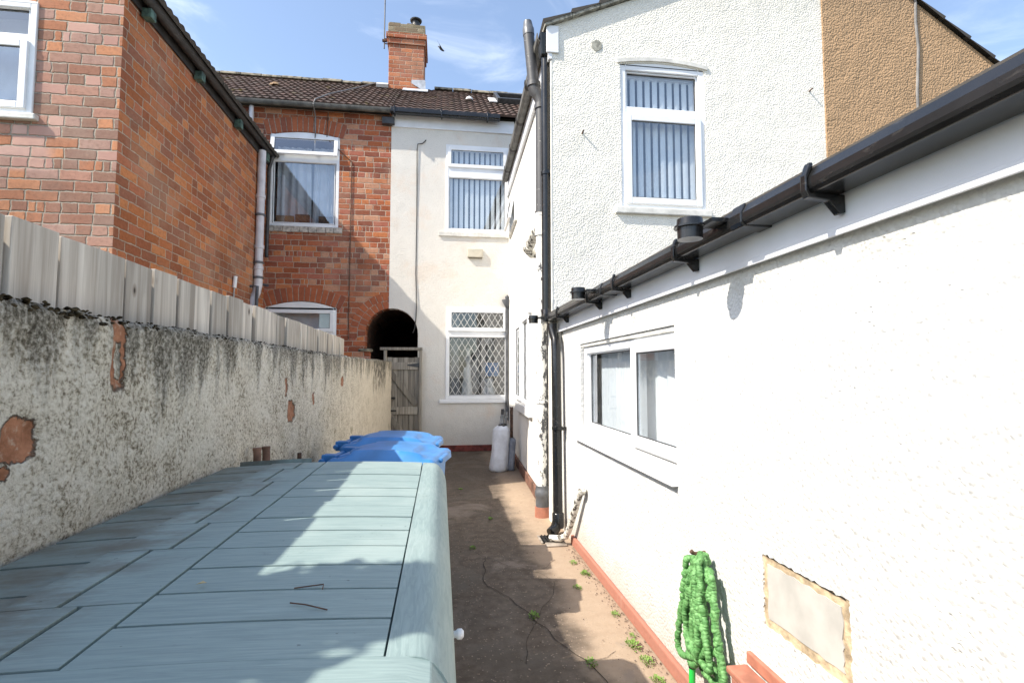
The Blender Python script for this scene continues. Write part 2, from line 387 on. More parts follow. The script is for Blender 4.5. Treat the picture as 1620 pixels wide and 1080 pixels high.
def garden_wall_mat():
    m = NT('weathered_render'); P = m.pos(); x, y, z = m.xyz()
    f1 = m.noise(80, 10, .76); f2 = m.noise(11, 6, .65); f3 = m.noise(2.0, 5, .6)
    sp = m.ma('ADD', m.ma('MULTIPLY', f1, .76), m.ma('ADD', m.ma('MULTIPLY', f2, .22), m.ma('MULTIPLY', f3, .14)))
    c = m.ramp(sp, [(.41,(.07,.058,.04)),(.475,(.26,.215,.15)),(.52,(.50,.44,.335)),(.572,(.71,.645,.525)),(.68,(.83,.78,.67))])
    # cleaner, creamier paint towards the far end
    far = m.step(m.ma('ADD', y, m.ma('MULTIPLY', f3, 2.4)), 5.2, 8.8, 0, .85)
    c = m.mix(far, c, m.mix(f2, (.58,.50,.38), (.74,.67,.55)))
    # black run-off streaks from the coping
    st = m.noise(7, 6, .62, vec=m.vscale(P, (1,1.4,.14)))
    top = m.ma('ADD', m.ma('SUBTRACT', 1.57, z), m.ma('MULTIPLY', m.ma('SUBTRACT', .5, st), 1.1))
    c = m.mix(m.ma('MULTIPLY', m.step(top, .22, .0, 0, .8), m.step(f1, .70, .42, .35, 1)), c, (.04,.036,.026))
    dr = m.ma('MULTIPLY', m.step(y, 6.5, 6.8), m.step(y, 8.3, 8.0))
    dr = m.ma('MULTIPLY', dr, m.step(m.ma('ADD', z, m.ma('MULTIPLY', st, .9)), 1.5, 1.8))
    c = m.mix(m.ma('MULTIPLY', dr, m.step(f2, .6, .4, .2, .85)), c, (.06,.055,.045))
    c = m.mix(m.ma('MULTIPLY', m.step(m.noise(5, 5), .6, .7, 0, .5), m.step(z, 1.3, .9)), c, (.20,.17,.07))
    # patches where the render has come away from the brick (y, z, half y, half z)
    h = m.ma('ADD', m.ma('MULTIPLY', m.noise(42, 7, .7), 1.3), m.ma('MULTIPLY', f2, .8))
    mask = None
    wy = m.ma('ADD', y, m.ma('MULTIPLY', m.ma('SUBTRACT', m.noise(20, 6, .7), .5), .045)); wz = m.ma('ADD', z, m.ma('MULTIPLY', m.ma('SUBTRACT', m.noise(17, 6, .7, vec=m.vscale(P,(1,1,1.01))), .5), .07))
    for (py, pz, ry, rz) in PATCH:
        d = m.ma('POWER', m.ma('ADD', m.ma('POWER', m.ma('DIVIDE', m.ma('ABSOLUTE', m.ma('SUBTRACT', wy, py)), ry), 3.2), m.ma('POWER', m.ma('DIVIDE', m.ma('ABSOLUTE', m.ma('SUBTRACT', wz, pz)), rz), 3.2)), .3125)
        k = m.step(d, 1.12, .92)
        mask = k if mask is None else m.ma('MAXIMUM', mask, k)
    dd = m.ma('MAXIMUM', m.ma('DIVIDE', m.ma('ABSOLUTE', m.ma('SUBTRACT', wy, 1.495)), .013), m.ma('DIVIDE', m.ma('ABSOLUTE', m.ma('SUBTRACT', wz, 1.435)), .05))
    mask = m.ma('MULTIPLY', mask, m.step(dd, .9, 1.1))
    bc = m.mix(m.step(m.noise(18, 6, .7), .3, .7), (.22,.095,.05), (.45,.21,.12)); bc = m.mix(m.step(m.noise(31, 5, .7), .55, .68, 0, .55), bc, (.50,.40,.30))
    bc = m.mix(m.step(m.noise(80, 2), .66, .74, 0, .6), bc, (.45,.36,.27))
    c = m.mix(mask, c, bc); c = m.mix(m.ma('MULTIPLY', m.ma('MULTIPLY', mask, m.ma('SUBTRACT', 1.0, mask)), 2.4), c, (.05,.035,.02))  # dark outline round each patch: edge shadow put into the colour
    h = m.mix(mask, h, m.ma('MULTIPLY', m.noise(60, 3), .25))
    return m.done(c, .95, m.bump(h, 1.0, .013), spec=.2)
PATCH = [(1.488,1.455,.032,.10),(1.17,1.265,.05,.045),(1.10,1.20,.05,.018),(3.07,1.185,.075,.06),(2.97,1.32,.03,.05),(3.6,1.23,.03,.04),(4.6,1.33,.05,.04)]
M_gwall = garden_wall_mat()

def ground_mat():
    m = NT('old_concrete_yard'); x, y, z = m.xyz()
    a = m.noise(2.2, 6, .6); b = m.noise(14, 6, .65)
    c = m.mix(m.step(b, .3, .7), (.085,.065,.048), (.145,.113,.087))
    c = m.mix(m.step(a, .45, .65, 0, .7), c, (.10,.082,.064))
    lit_strip = m.step(m.ma('ADD', x, m.ma('MULTIPLY', m.ma('SUBTRACT', a, .5), .5)), .62, .85)  # sunlit strip beside the right wall, painted into the concrete colour
    c = m.mix(m.ma('MULTIPLY', lit_strip, .75), c, m.mix(b, (.38,.275,.19), (.52,.40,.29)))
    wet = m.noise(1.5, 5, .6, dist=.6)
    c = m.mix(m.step(wet, .56, .66, 0, .6), c, (.27,.22,.18))
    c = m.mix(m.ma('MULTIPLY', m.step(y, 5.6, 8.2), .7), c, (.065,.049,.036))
    g = m.voro(58); gm = m.ma('MULTIPLY', m.step(g, .30, .2), m.step(m.noise(38, 1), .52, .58))
    c = m.mix(m.ma('MULTIPLY', gm, .5), c, m.mix(m.noise(31, 1), (.34,.22,.14), (.56,.47,.38)))
    dk = m.step(m.voro(50), .17, .08)
    c = m.mix(m.ma('MULTIPLY', dk, m.step(b, .45, .6, 0, .6)), c, (.05,.036,.03))
    c = m.mix(m.step(m.noise(3.1, 6, .7), .63, .72, 0, .5), c, (.09,.085,.035))
    h = m.ma('ADD', m.ma('MULTIPLY', m.noise(70, 5, .65), .8), m.ma('MULTIPLY', gm, .35))
    return m.done(c, m.ma('SUBTRACT', .92, m.ma('MULTIPLY', m.step(wet, .5, .4), .2)), m.bump(h, .6, .005), spec=.35)
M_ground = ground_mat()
M_crack = plain('crack_dirt', (.035,.027,.02), .95, .3, 20, 0)
M_earth = plain('earth_and_grass', (.10,.09,.05), .95, .5, 2, .3)

def wood(name, c1, c2, axis, knots=0, along=2):
    m = NT(name); P = m.pos()
    g = m.n('ShaderNodeNewGeometry').outputs['Random Per Island']
    sc = [26,26,26]; sc[along] = 1.1
    off = m.n('ShaderNodeVectorMath', operation='ADD'); m.l(P, off.inputs[0]); m.l(m.comb(0.0, m.ma('MULTIPLY', g, 0.0), m.ma('MULTIPLY', g, 17.0)), off.inputs[1])
    V = m.vscale(off.outputs[0], tuple(sc))
    f = m.noise(1.0, 7, .62, vec=V, dist=.5); f2 = m.noise(4, 4, vec=off.outputs[0])
    c = m.mix(m.step(f, .3, .72), c2, c1)
    br = m.n('ShaderNodeHueSaturation'); m.l(c, br.inputs['Color']); m.put(br.inputs['Value'], m.ma('ADD', .74, m.ma('MULTIPLY', g, .42))); c = br.outputs[0]
    c = m.mix(m.step(f2, .55, .8, 0, .4), c, tuple(x*.6 for x in c2))
    if knots:
        kv = m.voro(8, vec=m.vscale(off.outputs[0], (1,1,.55)))
        c = m.mix(m.step(kv, .13, .07, 0, .5), c, (.16,.11,.08)); c = m.mix(m.step(kv, .075, .04, 0, .95), c, (.03,.02,.015))
    return m.done(c, .85, m.bump(f, .5, .004), spec=.25)
M_fence = wood('silvered_fence_boards', (.68,.62,.53), (.35,.30,.245), 'y', 1)
M_gate = wood('weathered_gate_timber', (.42,.38,.315), (.20,.18,.15), 'x')
def lid_mat(nm='teal_green_resin', gs=(9,150,60)):
    m = NT(nm); P = m.pos(); x, y, z = m.xyz()
    g = m.noise(1, 6, .6, vec=m.vscale(P, gs), dist=1.0)
    b = m.noise(4, 5)
    c = m.mix(m.step(g, .30, .72), (.225,.300,.292), (.295,.38,.366))
    c = m.mix(m.step(b, .5, .72, 0, .3), c, (.43,.50,.465))
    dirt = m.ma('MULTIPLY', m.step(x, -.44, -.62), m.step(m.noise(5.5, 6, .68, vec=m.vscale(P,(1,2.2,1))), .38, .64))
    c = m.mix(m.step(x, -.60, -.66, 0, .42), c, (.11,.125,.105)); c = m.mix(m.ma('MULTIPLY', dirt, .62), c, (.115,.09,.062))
    c = m.mix(m.step(m.noise(9, 6, .7), .62, .74, 0, .35), c, (.09,.12,.10))
    c = m.mix(m.step(m.noise(60, 2), .73, .77, 0, .5), c, (.05,.055,.05))
    return m.done(c, .62, m.bump(g, .28, .003), spec=.4)
M_lid = lid_mat(); M_lidr = lid_mat('teal_green_resin_rail', (130,14,60))
M_lidgap = plain('resin_groove', (.075,.12,.12), .7, .3, 12, .1)
M_box = plain('green_resin_body', (.19,.25,.21), .6, .15, 6, .1)

# ------------------------------------------------------------------ generic builders
def tile_roof(O, A, U, length, slope, tw=.26, ex=.29, rolls=2, amp=.017, lip=.03, seg=5):
    O, A, U = Vector(O), Vector(A).normalized(), Vector(U).normalized(); N = A.cross(U).normalized()
    if N.z < 0: N = -N
    mb = MB(); nc = int(math.ceil(slope/ex)); nt = int(math.ceil(length/tw))
    for i in range(nc):
        s0 = i*ex - .02; s1 = min((i+1)*ex+.03, slope)
        for j in range(nt):
            a0 = j*tw; a1 = min(length, a0+tw)
            jit = R.uniform(-.005,.005); lift = R.uniform(0,.006)
            n = rolls*seg; top = []; 
            for k in range(n+1):
                t = k/n; a = a0+(a1-a0)*t; h = amp*(.5-.5*math.cos(2*PI*rolls*t))**.7
                top.append((a, h))
            vs = [O+A*a+U*(s0+jit)+N*(lip+lift+h) for a, h in top] + [O+A*a+U*s1+N*(h+.004) for a, h in top] + [O+A*a+U*(s0+jit)+N*(-.004) for a, h in top]
            m = n+1
            fs = [(k,k+1,m+k+1,m+k) for k in range(n)] + [(2*m+k,2*m+k+1,k+1,k) for k in range(n)]
            fs += [(0,m,2*m),(n,2*m+n,m+n)]
            mb.add(vs, fs)
    return mb

def window(root, F, a0, a1, b0, b1, rec, lights, label=None, fw=.055, head=None, mat=None, room=.9, roomc=None, gmat=None, name='window'):
    """lights: (a0,a1,b0,b1,kind) in frame coordinates; kind 'fix' | 'sash' | 'open'"""
    mat = mat or M_upvc; gmat = gmat or M_glass
    f = MB(); c1 = -rec+.05; c0 = -rec-.02
    f.frame(F, a0,a1,b0,b1,fw,c0,c1)
    # transoms / mullions between the lights
    for L in lights:
        if L[2] > b0+fw+.02 and L[0] <= a0+fw+.06:
            bl = max([q[3] for q in lights if q[3] <= L[2]] or [L[2]-fw*.8]); f.fbox(F, a0+fw, a1-fw, bl-.004, L[2]+.004, c0+.002, c1-.003)
        if L[0] > a0+fw+.06:
            al_ = max([q[1] for q in lights if q[1] <= L[0]] or [L[0]-fw*.8]); f.fbox(F, al_-.004, L[0]+.004, b0+fw, b1-fw, c0+.002, c1-.003)
    if head: f.plate(F, head, (), c1, .07)
    w = f.build(name, mat, root, bevel=.006, label=label)
    for (p0,p1,q0,q1,k) in lights:
        e = .045
        if k == 'fix':
            MB().fbox(F,p0-.004,p1+.004,q0-.004,q1+.004,c0+.02,c0+.026).build('pane', gmat, w)
            g = MB(); g.frame(F,p0,p1,q0,q1,.012,c0+.027,c1-.018); g.build('glazing_bead', mat, w, bevel=.003)
            g = MB(); g.frame(F,p0+.012,p1-.012,q0+.012,q1-.012,.006,c0+.0275,c0+.034); g.build('gasket', M_slate, w)
        else:
            tilt = .16 if k == 'open' else 0
            s = MB(); s.frame(F,p0-.02,p1+.02,q0-.02,q1+.02,e+.02,c1-.02,c1+.022)
            g = MB(); g.fbox(F,p0+e-.003,p1-e+.003,q0+e-.003,q1-e+.003,c1,c1+.006)
            gg = MB(); gg.frame(F,p0+e,p1-e,q0+e,q1-e,.006,c1+.0065,c1+.013)
            if tilt:
                hinge = F.p(0,q1+.02,c1); ax = F.u
                sg = 1 if (Matrix.Rotation(.1,3,ax) @ Vector((0,0,-1))).dot(F.n) > 0 else -1
                rm = Matrix.Rotation(sg*tilt, 3, ax)
                for mb in (s, g, gg): mb.v = [rm @ (v-hinge) + hinge for v in mb.v]
            s.build('sash', mat, w, bevel=.006); g.build('pane', gmat, w); gg.build('gasket', M_slate, w)
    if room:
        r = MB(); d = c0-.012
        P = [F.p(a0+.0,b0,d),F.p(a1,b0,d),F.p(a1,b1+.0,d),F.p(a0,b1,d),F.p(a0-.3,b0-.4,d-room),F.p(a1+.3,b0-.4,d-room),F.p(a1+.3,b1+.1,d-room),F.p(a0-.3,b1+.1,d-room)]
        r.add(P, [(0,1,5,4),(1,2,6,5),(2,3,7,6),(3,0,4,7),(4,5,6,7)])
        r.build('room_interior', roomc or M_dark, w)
    return w
def blinds(w, F, a0, a1, b0, b1, c, pitch=.085, wid=.088, ang=38, mat=None, name='vertical_blind'):
    mb = MB(); n = int((a1-a0)/pitch)
    for i in range(n):
        a = a0+(i+.5)*(a1-a0)/n; t = math.radians(ang+R.uniform(-4,4)); da = math.cos(t)*wid/2; dc = math.sin(t)*wid/2
        b = b0+R.uniform(0,.012); bow = .006
        vs = []
        for q in (-1,-.5,0,.5,1):
            k = bow*(1-q*q)
            vs += [F.p(a+da*q, b, c+dc*q+k), F.p(a+da*q, b1, c+dc*q+k)]
        mb.add(vs, [(2*i2,2*i2+2,2*i2+3,2*i2+1) for i2 in range(4)])
    mb.fbox(F,a0,a1,b1,b1+.03,c-.02,c+.02)
    return mb.build(name, mat or M_blind, w, smooth=True)
def curtain(w, F, a0, a1, b0, b1, c, folds=7, amp=.035, mat=None, name='curtain', seed=0):
    mb = MB(); n = folds*8; rows = 10; vs = []
    for j in range(rows+1):
        t = j/rows
        for i in range(n+1):
            s = i/n
            ph = 2*PI*folds*(s+.05*math.sin(3*s+seed)) 
            vs.append(F.p(a0+(a1-a0)*s+.015*math.sin(ph*.5+t*2), b0+(b1-b0)*t, c+amp*(.6+.4*(1-t))*math.sin(ph+.5*math.sin(4*t+s*5))))
    mb.add(vs, [(j*(n+1)+i, j*(n+1)+i+1, (j+1)*(n+1)+i+1, (j+1)*(n+1)+i) for j in range(rows) for i in range(n)])
    return mb.build(name, mat or M_curt, w, smooth=True, auto=False)
def voussoirs(F, cx, cz, r0, r1, t0, t1, n, c0, c1, gap=.012):
    mb = MB()
    for i in range(n):
        u0 = math.radians(t0+(t1-t0)*i/n); u1 = math.radians(t0+(t1-t0)*(i+1)/n); g = gap/2/((r0+r1)/2)*(1 if u1 > u0 else -1)
        u0 += g; u1 -= g; jc = R.uniform(-.004,.004); jr = R.uniform(-.008,.008)
        q = lambda r, t, c: F.p(cx+r*math.cos(t), cz+r*math.sin(t), c+jc)
        mb.hexa([q(r0,u0,c0),q(r0,u1,c0),q(r1+jr,u1,c0),q(r1+jr,u0,c0),q(r0,u0,c1),q(r0,u1,c1),q(r1+jr,u1,c1),q(r1+jr,u0,c1)])
    return mb
def gutter(name, P0, P1, out, mat, parent, w=.11, h=.08, square=True):
    out = Vector(out); Z = Vector((0,0,1))
    if square: pr = [(0,h),(0,.0),(.012,-.004),(w-.014,-.004),(w-.003,.006),(w,.015),(w,h*.52),(w-.016,h),(w-.026,h),(w-.024,h-.008),(w-.012,.03),(w-.024,.008),(.010,.008),(.008,h)]
    else:
        pr = [(w/2-w/2*math.cos(PI*i/10), h-h*math.sin(PI*i/10)) for i in range(11)] + [(w/2+(w/2-.006)*math.cos(PI*i/10), h-(h-.006)*math.sin(PI*i/10)) for i in range(11)]
    prof = [out*a+Z*b for a, b in pr]
    return MB().extr(prof, P0, P1).build(name, mat, parent, smooth=not square, auto=35, bevel=.0025 if square else 0)

# ================================================================== SETTING
g = MB(); n = 60
g.add([(-120,-120,-.012),(120,-120,-.012),(120,120,-.012),(-120,120,-.012)], [(0,1,2,3)])
o = g.build('ground', M_earth); o['kind'] = 'structure'
# yard: one sheet of concrete with open cracks
y = MB(); nx, ny = 22, 130
X0, X1, Y0, Y1 = -.95, 1.5, -2.5, 9.6
vs = []
for j in range(ny+1):
    for i in range(nx+1):
        px = X0+(X1-X0)*i/nx; py = Y0+(Y1-Y0)*j/ny
        vs.append((px, py, .004*fn((px,py,0),1.7)+.003*fn((px,py,3),5)))
y.add(vs, [(j*(nx+1)+i, j*(nx+1)+i+1, (j+1)*(nx+1)+i+1, (j+1)*(nx+1)+i) for j in range(ny) for i in range(nx)])
CR = [[(0.19,4.212),(0.337,4.006),(0.518,3.784),(0.674,3.648),(0.773,3.476)],[(0.345,3.975),(0.3,3.565),(0.318,3.45),(0.456,3.206),(0.525,3.017),(0.583,2.833),(0.646,2.655),(0.709,2.52),(.80,2.2)],[(0.674,3.648),(0.768,3.722),(0.873,3.873)],[(0.768,3.454),(0.718,3.268),(0.624,3.108),(0.507,2.829),(0.439,2.645),(0.421,2.501)],[(0.404,5.507),(0.517,5.327),(0.497,4.983)],[(0.44,4.528),(0.578,4.224),(0.858,4.151)],[(0.742,2.515),(0.822,2.528),(0.897,2.581)]]
y.cur = 1
for ci, c in enumerate(CR):
    pts = []
    for (a, b) in zip(c[:-1], c[1:]):
        for k in range(8):
            t = k/8; q = Vector((a[0]+(b[0]-a[0])*t, a[1]+(b[1]-a[1])*t, 0))
            q.x += .022*fn((q.x*9,q.y*9,ci)); q.y += .022*fn((q.x*9,q.y*9,ci+9)); pts.append(q)
    L = []
    for k, q in enumerate(pts):
        d = pts[min(k+1,len(pts)-1)]-pts[max(k-1,0)]; d.normalize(); nn = Vector((-d.y,d.x,0))
        wd = .0008+.0022*abs(fn((k*.9,ci,1))) + (.0012 if ci in (1,) else 0); zz = .004*fn((q.x,q.y,0),1.7)+.003*fn((q.x,q.y,3),5)+.004
        L += [q+nn*wd+Vector((0,0,zz)), q-nn*wd+Vector((0,0,zz))]
    y.add(L, [(2*k,2*k+1,2*k+3,2*k+2) for k in range(len(pts)-1)])
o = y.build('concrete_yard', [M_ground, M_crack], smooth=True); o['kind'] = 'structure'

# ================================================================== BRICK NEIGHBOUR HOUSE (left)
YB = 9.35; XP = -.93; ZE = 6.12
BK = Fr((0,YB,0), (1,0,0), (0,-1,0))
XW = -3.06; YW = 5.215; ZW = 5.16
bh = thing('brick_house', 'red brick terraced house on the left with a long rear wing and soldier-course arches', 'house', (-4.5,YB,0))
acx, acz, ar = -.87, 2.10, .46
tA = math.degrees(math.acos((XP-acx)/ar))
notch = [(acx-ar,0)] + [(acx-ar,acz)] + arc(acx,acz,ar,180,tA,10)[1:]
win1 = segarch(-3.03,-1.835,3.985,5.63,.075); win2 = segarch(-3.03,-1.83,.95,2.54,.12)
outer = [(-9,0)] + notch + [(XP,ZE),(-9,ZE)]
MB().plate(BK, outer, [win1, win2], 0, .25).build('wall', M_bback, bh)
# arches above windows and round the passage
def segv(a0,a1,bs,rise,h,n):
    w = (a1-a0)/2; r = (w*w+rise*rise)/(2*rise); cz = bs+rise-r; t = math.degrees(math.asin(min(1,(w+.06)/r)))
    return voussoirs(BK,(a0+a1)/2,cz,r+.004,r+h,90-t,90+t,n,-.05,.009)
M_mort = plain('arch_mortar',(.40,.33,.26),.95,.3,20,.3)
def segb(a0,a1,bs,rise,h):
    w = (a1-a0)/2; r = (w*w+rise*rise)/(2*rise); cz = bs+rise-r; t = math.degrees(math.asin(min(1,(w+.06)/r)))
    return voussoirs(BK,(a0+a1)/2,cz,r+.006,r+h-.004,90-t,90+t,1,-.04,.003,0) if 0 else MB().plate(BK,arc((a0+a1)/2,cz,r+.006,90-t,90+t,14)+arc((a0+a1)/2,cz,r+h-.004,90+t,90-t,14),(),.003,.02)
for q in ((-3.03,-1.835,5.63,.075,.27),(-3.03,-1.83,2.54,.12,.25)): segb(*q).build('arch_mortar', M_mort, bh)
MB().plate(BK,arc(acx,acz,ar+.005,185,tA+2,14)+arc(acx,acz,ar+.27,tA+9,188,14),(),.003,.02).build('arch_mortar', M_mort, bh)
segv(-3.03,-1.835,5.63,.075,.27,15).build('window_arch', M_vouss, bh, bevel=.006)
segv(-3.03,-1.83,2.54,.12,.25,15).build('window_arch', M_vouss, bh, bevel=.006)
tB = math.degrees(math.acos((XP-acx)/(ar+.14))); tC = math.degrees(math.acos((XP-acx)/(ar+.28)))
voussoirs(BK,acx,acz,ar+.003,ar+.135,185,tB+1.5,8,-.05,.009).build('passage_arch', M_vouss, bh, bevel=.006)
voussoirs(BK,acx,acz,ar+.145,ar+.275,188,tC+1.5,10,-.05,.009).build('passage_arch', M_vouss, bh, bevel=.006)
# passage tunnel through the terrace
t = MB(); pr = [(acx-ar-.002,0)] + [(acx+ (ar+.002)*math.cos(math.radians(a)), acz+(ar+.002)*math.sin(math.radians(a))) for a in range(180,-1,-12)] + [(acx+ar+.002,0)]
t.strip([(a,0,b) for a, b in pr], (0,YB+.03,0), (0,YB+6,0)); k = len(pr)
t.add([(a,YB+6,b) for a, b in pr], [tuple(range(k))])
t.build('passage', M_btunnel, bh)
# windows in the main wall
def archhead(a0,a1,bs,rise,fw):
    o_ = segarch(a0,a1,bs-.02,bs,rise); i_ = [(a1-.001, bs-.02),(a0+.001,bs-.02)]
    return o_
w = window(bh, BK, -3.03,-1.835,3.985,5.635,.05, [(-2.955,-1.91,4.05,5.16,'fix'),(-2.985,-1.88,5.28,5.61,'open')], 'upper window with its top sash open above a parted curtain', head=archhead(-3.03,-1.835,5.62,.075,.05), gmat=M_glasss)
curtain(w, BK, -2.96,-2.36,4.0,5.5,-.22,5,.03,seed=1); curtain(w, BK, -2.33,-1.9,4.0,5.5,-.2,4,.025,seed=4)
for (a,b,hh,mm) in ((-2.93,.30,.16,M_card),(-2.60,.24,.19,M_rust),(-2.2,.24,.17,M_rust)):
    MB().fbox(BK,a,a+b,4.045,4.045+hh,-.16,-.10).build('book', mm, w, bevel=.004)
w = window(bh, BK, -3.03,-1.83,.95,2.55,.05, [(-2.965,-1.895,1.05,1.98,'fix'),(-2.965,-1.895,2.14,2.49,'sash')], 'lower window half hidden by the fence', head=archhead(-3.03,-1.83,2.53,.12,.05))
curtain(w, BK, -2.96,-1.9,1.0,2.5,-.2,3,.012,seed=2)
s = MB()
for i in range(9):
    a = -3.06+i*.145; s.fbox(BK,a,a+.137,3.88+R.uniform(-.004,.004),3.982,-.05,.035+R.uniform(-.004,.004))
s.build('sill', plain('pale_sill_bricks', (.52,.48,.42), .85, .3, 20, .4), bh, bevel=.006)
# roof of the brick house, gutter and the projecting corbel at the party wall
PIT = .7; RS = math.sqrt(1+PIT*PIT); YE = 9.2; ZR = 6.17; YR = 11.95
U = Vector((0,1,PIT)).normalized(); SL = (YR-YE)*RS
r1 = tile_roof((-8.9,YE,ZR), (1,0,0), U, 8.9+XP, SL).build('roof', M_tile, bh, smooth=True, auto=30)
u = MB(); u.add([(-9,YE+.05,ZR-.02),(XP,YE+.05,ZR-.02),(XP,YR,ZR+PIT*(YR-YE)-.02),(-9,YR,ZR+PIT*(YR-YE)-.02),(-9,YR+2.75,ZR-.02),(XP,YR+2.75,ZR-.02)],[(0,1,2,3),(3,2,5,4)]); u.build('underfelt', M_slate, r1)
def ridge(x0,x1,parent):
    mb = MB(); x = x0; zr = ZR+PIT*(YR-YE)
    while x < x1-.05:
        e = min(x+.44,x1); rr = .095+R.uniform(0,.012); dz = R.uniform(-.01,.012)
        pr = [(rr*1.25*math.cos(PI*i/8), rr*math.sin(PI*i/8)) for i in range(9)]
        mb.extr([(0,a,b) for a,b in pr],(x,YR,zr-.01+dz),(e-.012,YR,zr-.01+dz)); x = e
    return mb.build('ridge_tiles', M_stone, parent, bevel=.006)
ridge(-8.9,XP,r1)
m = MB()
for i in range(4): m.lathe((-3.37+R.uniform(-.13,.13),10.75+R.uniform(-.05,.05),7.27),[(0,.09),(.05,.07),(.08,.01)],9)
m.build('moss_clump', plain('orange_moss',(.33,.21,.11),.9,.5,20,.6), r1, smooth=True)
gutter('gutter',(-8.9,9.235,6.08),(XP-.005,9.235,6.08),(0,-1,0),M_greyg,bh,.10,.075,False)
m = MB(); m.fbox(BK,-1.09,-.87,5.915,6.045,-.1,.10); m.build('corbel_block', M_slate, bh, bevel=.008)
def green_bracket(x,y,z,dx,dy): 
    return MB().box(x-.07,x+.07,y-.10,y+.02,z-.05,z+.05).build('eave_bracket', M_green, bh, bevel=.008)
green_bracket(-3.63,9.33,6.03,0,0)
m = MB(); m.tube([(-3.33,9.27,6.08),(-3.33,9.27,3.0)],.038,14); m.build('downpipe', M_pipew, bh, smooth=True)
# rear wing of the brick house
SD = Fr((XW,0,0),(0,1,0),(1,0,0))
MB().plate(SD,[(YW,0),(YB,0),(YB,ZW),(YW,ZW)],(),0,.24).build('wing_side_wall', M_bside, bh)
FR = Fr((0,YW,0),(1,0,0),(0,-1,0))
fwz0, fwz1, fwx0, fwx1 = 3.80, 4.90, -5.05, -3.79
MB().plate(FR,[(-8.4,0),(XW-.001,0),(XW-.001,ZW+.02),(-5.7,7.2),(-8.4,5.15)],[segarch(fwx0,fwx1,fwz0,fwz1-.01,.04)],0.001,.24).build('wing_front_wall', M_bfront, bh)
w = window(bh, FR, fwx0,fwx1,fwz0,fwz1-.02,.03,[(-4.96,-3.86,3.865,4.48,'sash'),(-4.96,-3.86,4.565,4.83,'fix')],'white window on the sunlit end of the brick wing',head=segarch(fwx0,fwx1,fwz1-.03,fwz1-.01,.036),gmat=M_glasss)
curtain(w,FR,-5,-3.8,3.8,4.9,-.3,3,.01,seed=6)
MB().fbox(FR,fwx0-.06,fwx1+.05,fwz0-.06,fwz0-.002,-.05,.055).build('sill', M_upvcold, bh, bevel=.01)
# wing roof (a lean slope rising away from the gutter), soffit, eaves
sl = MB(); Uv = Vector((-1,0,.78)).normalized()
tile_roof((XW+.16,YB-.005,ZW+.05),(0,-1,0),Uv,YB-YW+.12,3.3,amp=.017).build('wing_roof', M_tileg, bh, smooth=True, auto=30)
u = MB(); u.add([(XW+.14,YW-.08,ZW+.03),(XW+.14,YB,ZW+.03),(XW-2.5,YB,ZW+2.09),(XW-2.5,YW-.08,ZW+2.09),(XW-5.2,YW-.08,ZW+.03),(XW-5.2,YB,ZW+.03)],[(0,1,2,3),(3,2,5,4)]); u.build('wing_roof_underside', M_brownblk, bh)
gutter('wing_gutter',(XW+.03,YW-.12,ZW-.05),(XW+.03,YB-.02,ZW+.0),(1,0,0),M_brownblk,bh,.12,.10,False)
MB().box(XW+.005,XW+.03,YW-.05,YB-.02,ZW-.10,ZW+.04).build('eave_board', M_brownblk, bh, bevel=.004)
for k in (5.5,6.62,7.86,9.05):
    MB().box(XW+.02,XW+.115,k-.05,k+.05,ZW-.15,ZW-.06+.012*(k-5)).build('eave_bracket', M_green, bh, bevel=.008)
m = MB(); m.tube([(XW+.07,8.86,ZW-.05),(XW+.07,8.86,3.1)],.062,16); m.tube([(XW+.07,8.86,3.1),(XW+.07,8.86,2.85),(XW+.05,8.85,2.72),(XW+.03,8.78,2.6),(XW+.03,8.76,2.3)],.066,16)
for z in (4.3,3.45,3.1): m.lathe((XW+.07,8.86,z),[(0,.062),(.005,.074),(.06,.074),(.065,.062)],16)
m.build('downpipe', M_pipew, bh, smooth=True)
for z in (4.0,3.2,2.95): MB().lathe((XW+.07,8.86,z),[(0,.067),(.004,.079),(.035,.079),(.04,.067)],16).build('pipe_clip', M_pipegr, bh, smooth=True)
MB().tube([(XW+.0,8.7,2.8),(XW+.11,8.7,2.8),(XW+.11,8.7,2.3)],.025,10).build('waste_pipe', M_pipegr, bh, smooth=True)
MB().tube([(XW+.0,8.95,2.9),(XW+.2,8.95,2.85)],.02,10).build('waste_pipe', M_pipegr, bh, smooth=True)
m = MB(); m.tube([(XW+.13,9.2,ZW+.0),(XW+.06,9.25,ZW-.2),(XW+.06,9.25,3.4)],.032,12); m.build('downpipe', M_slate, bh, smooth=True, label='thin black downpipe in the corner')
m = MB()
m.tube([(-2.05,9.335,6.07),(-2.06,9.335,5.6),(-1.62,9.338,5.2),(-1.62,9.338,2.0)],.008,6)
m.build('cable', M_rust, bh)

# ================================================================== WHITE HOUSE (terrace behind, wing on the right)
wh = thing('white_house', 'white rendered terraced house with leaded ground-floor window and roughcast rear wing', 'house', (1.1,YB,0))
XC = 1.24
r_n = [(XP,0),(XP,0)]
notchR = [(acx+ar,0),(XC+.3,0),(XC+.3,ZE),(XP+.001,ZE)] + [(XP+.001,acz+ar*math.sin(math.radians(tA)))] + arc(acx,acz,ar,tA,0,10)[1:]
gf = [(.09,.93),(1.235,.93),(1.235,2.60),(.09,2.60)]; ff = [(.065,3.985),(1.235,3.985),(1.235,5.63),(.065,5.63)]
MB().plate(BK, notchR, [gf, ff], .004, .25).build('wall', M_wback, wh)
w = window(wh, BK, .065,1.235,3.99,5.63,.03,[(.12,1.18,4.05,5.02,'fix'),(.12,1.18,5.22,5.57,'sash')],'upper back window with vertical blinds',gmat=M_glasss)
blinds(w,BK,.11,1.19,4.05,5.55,-.08,.098,.068,12)
for i in range(11): MB().fbox(BK,.17+i*.092,.225+i*.092,5.115,5.15,.005,.0065).build('trickle_vent', M_slate, w)
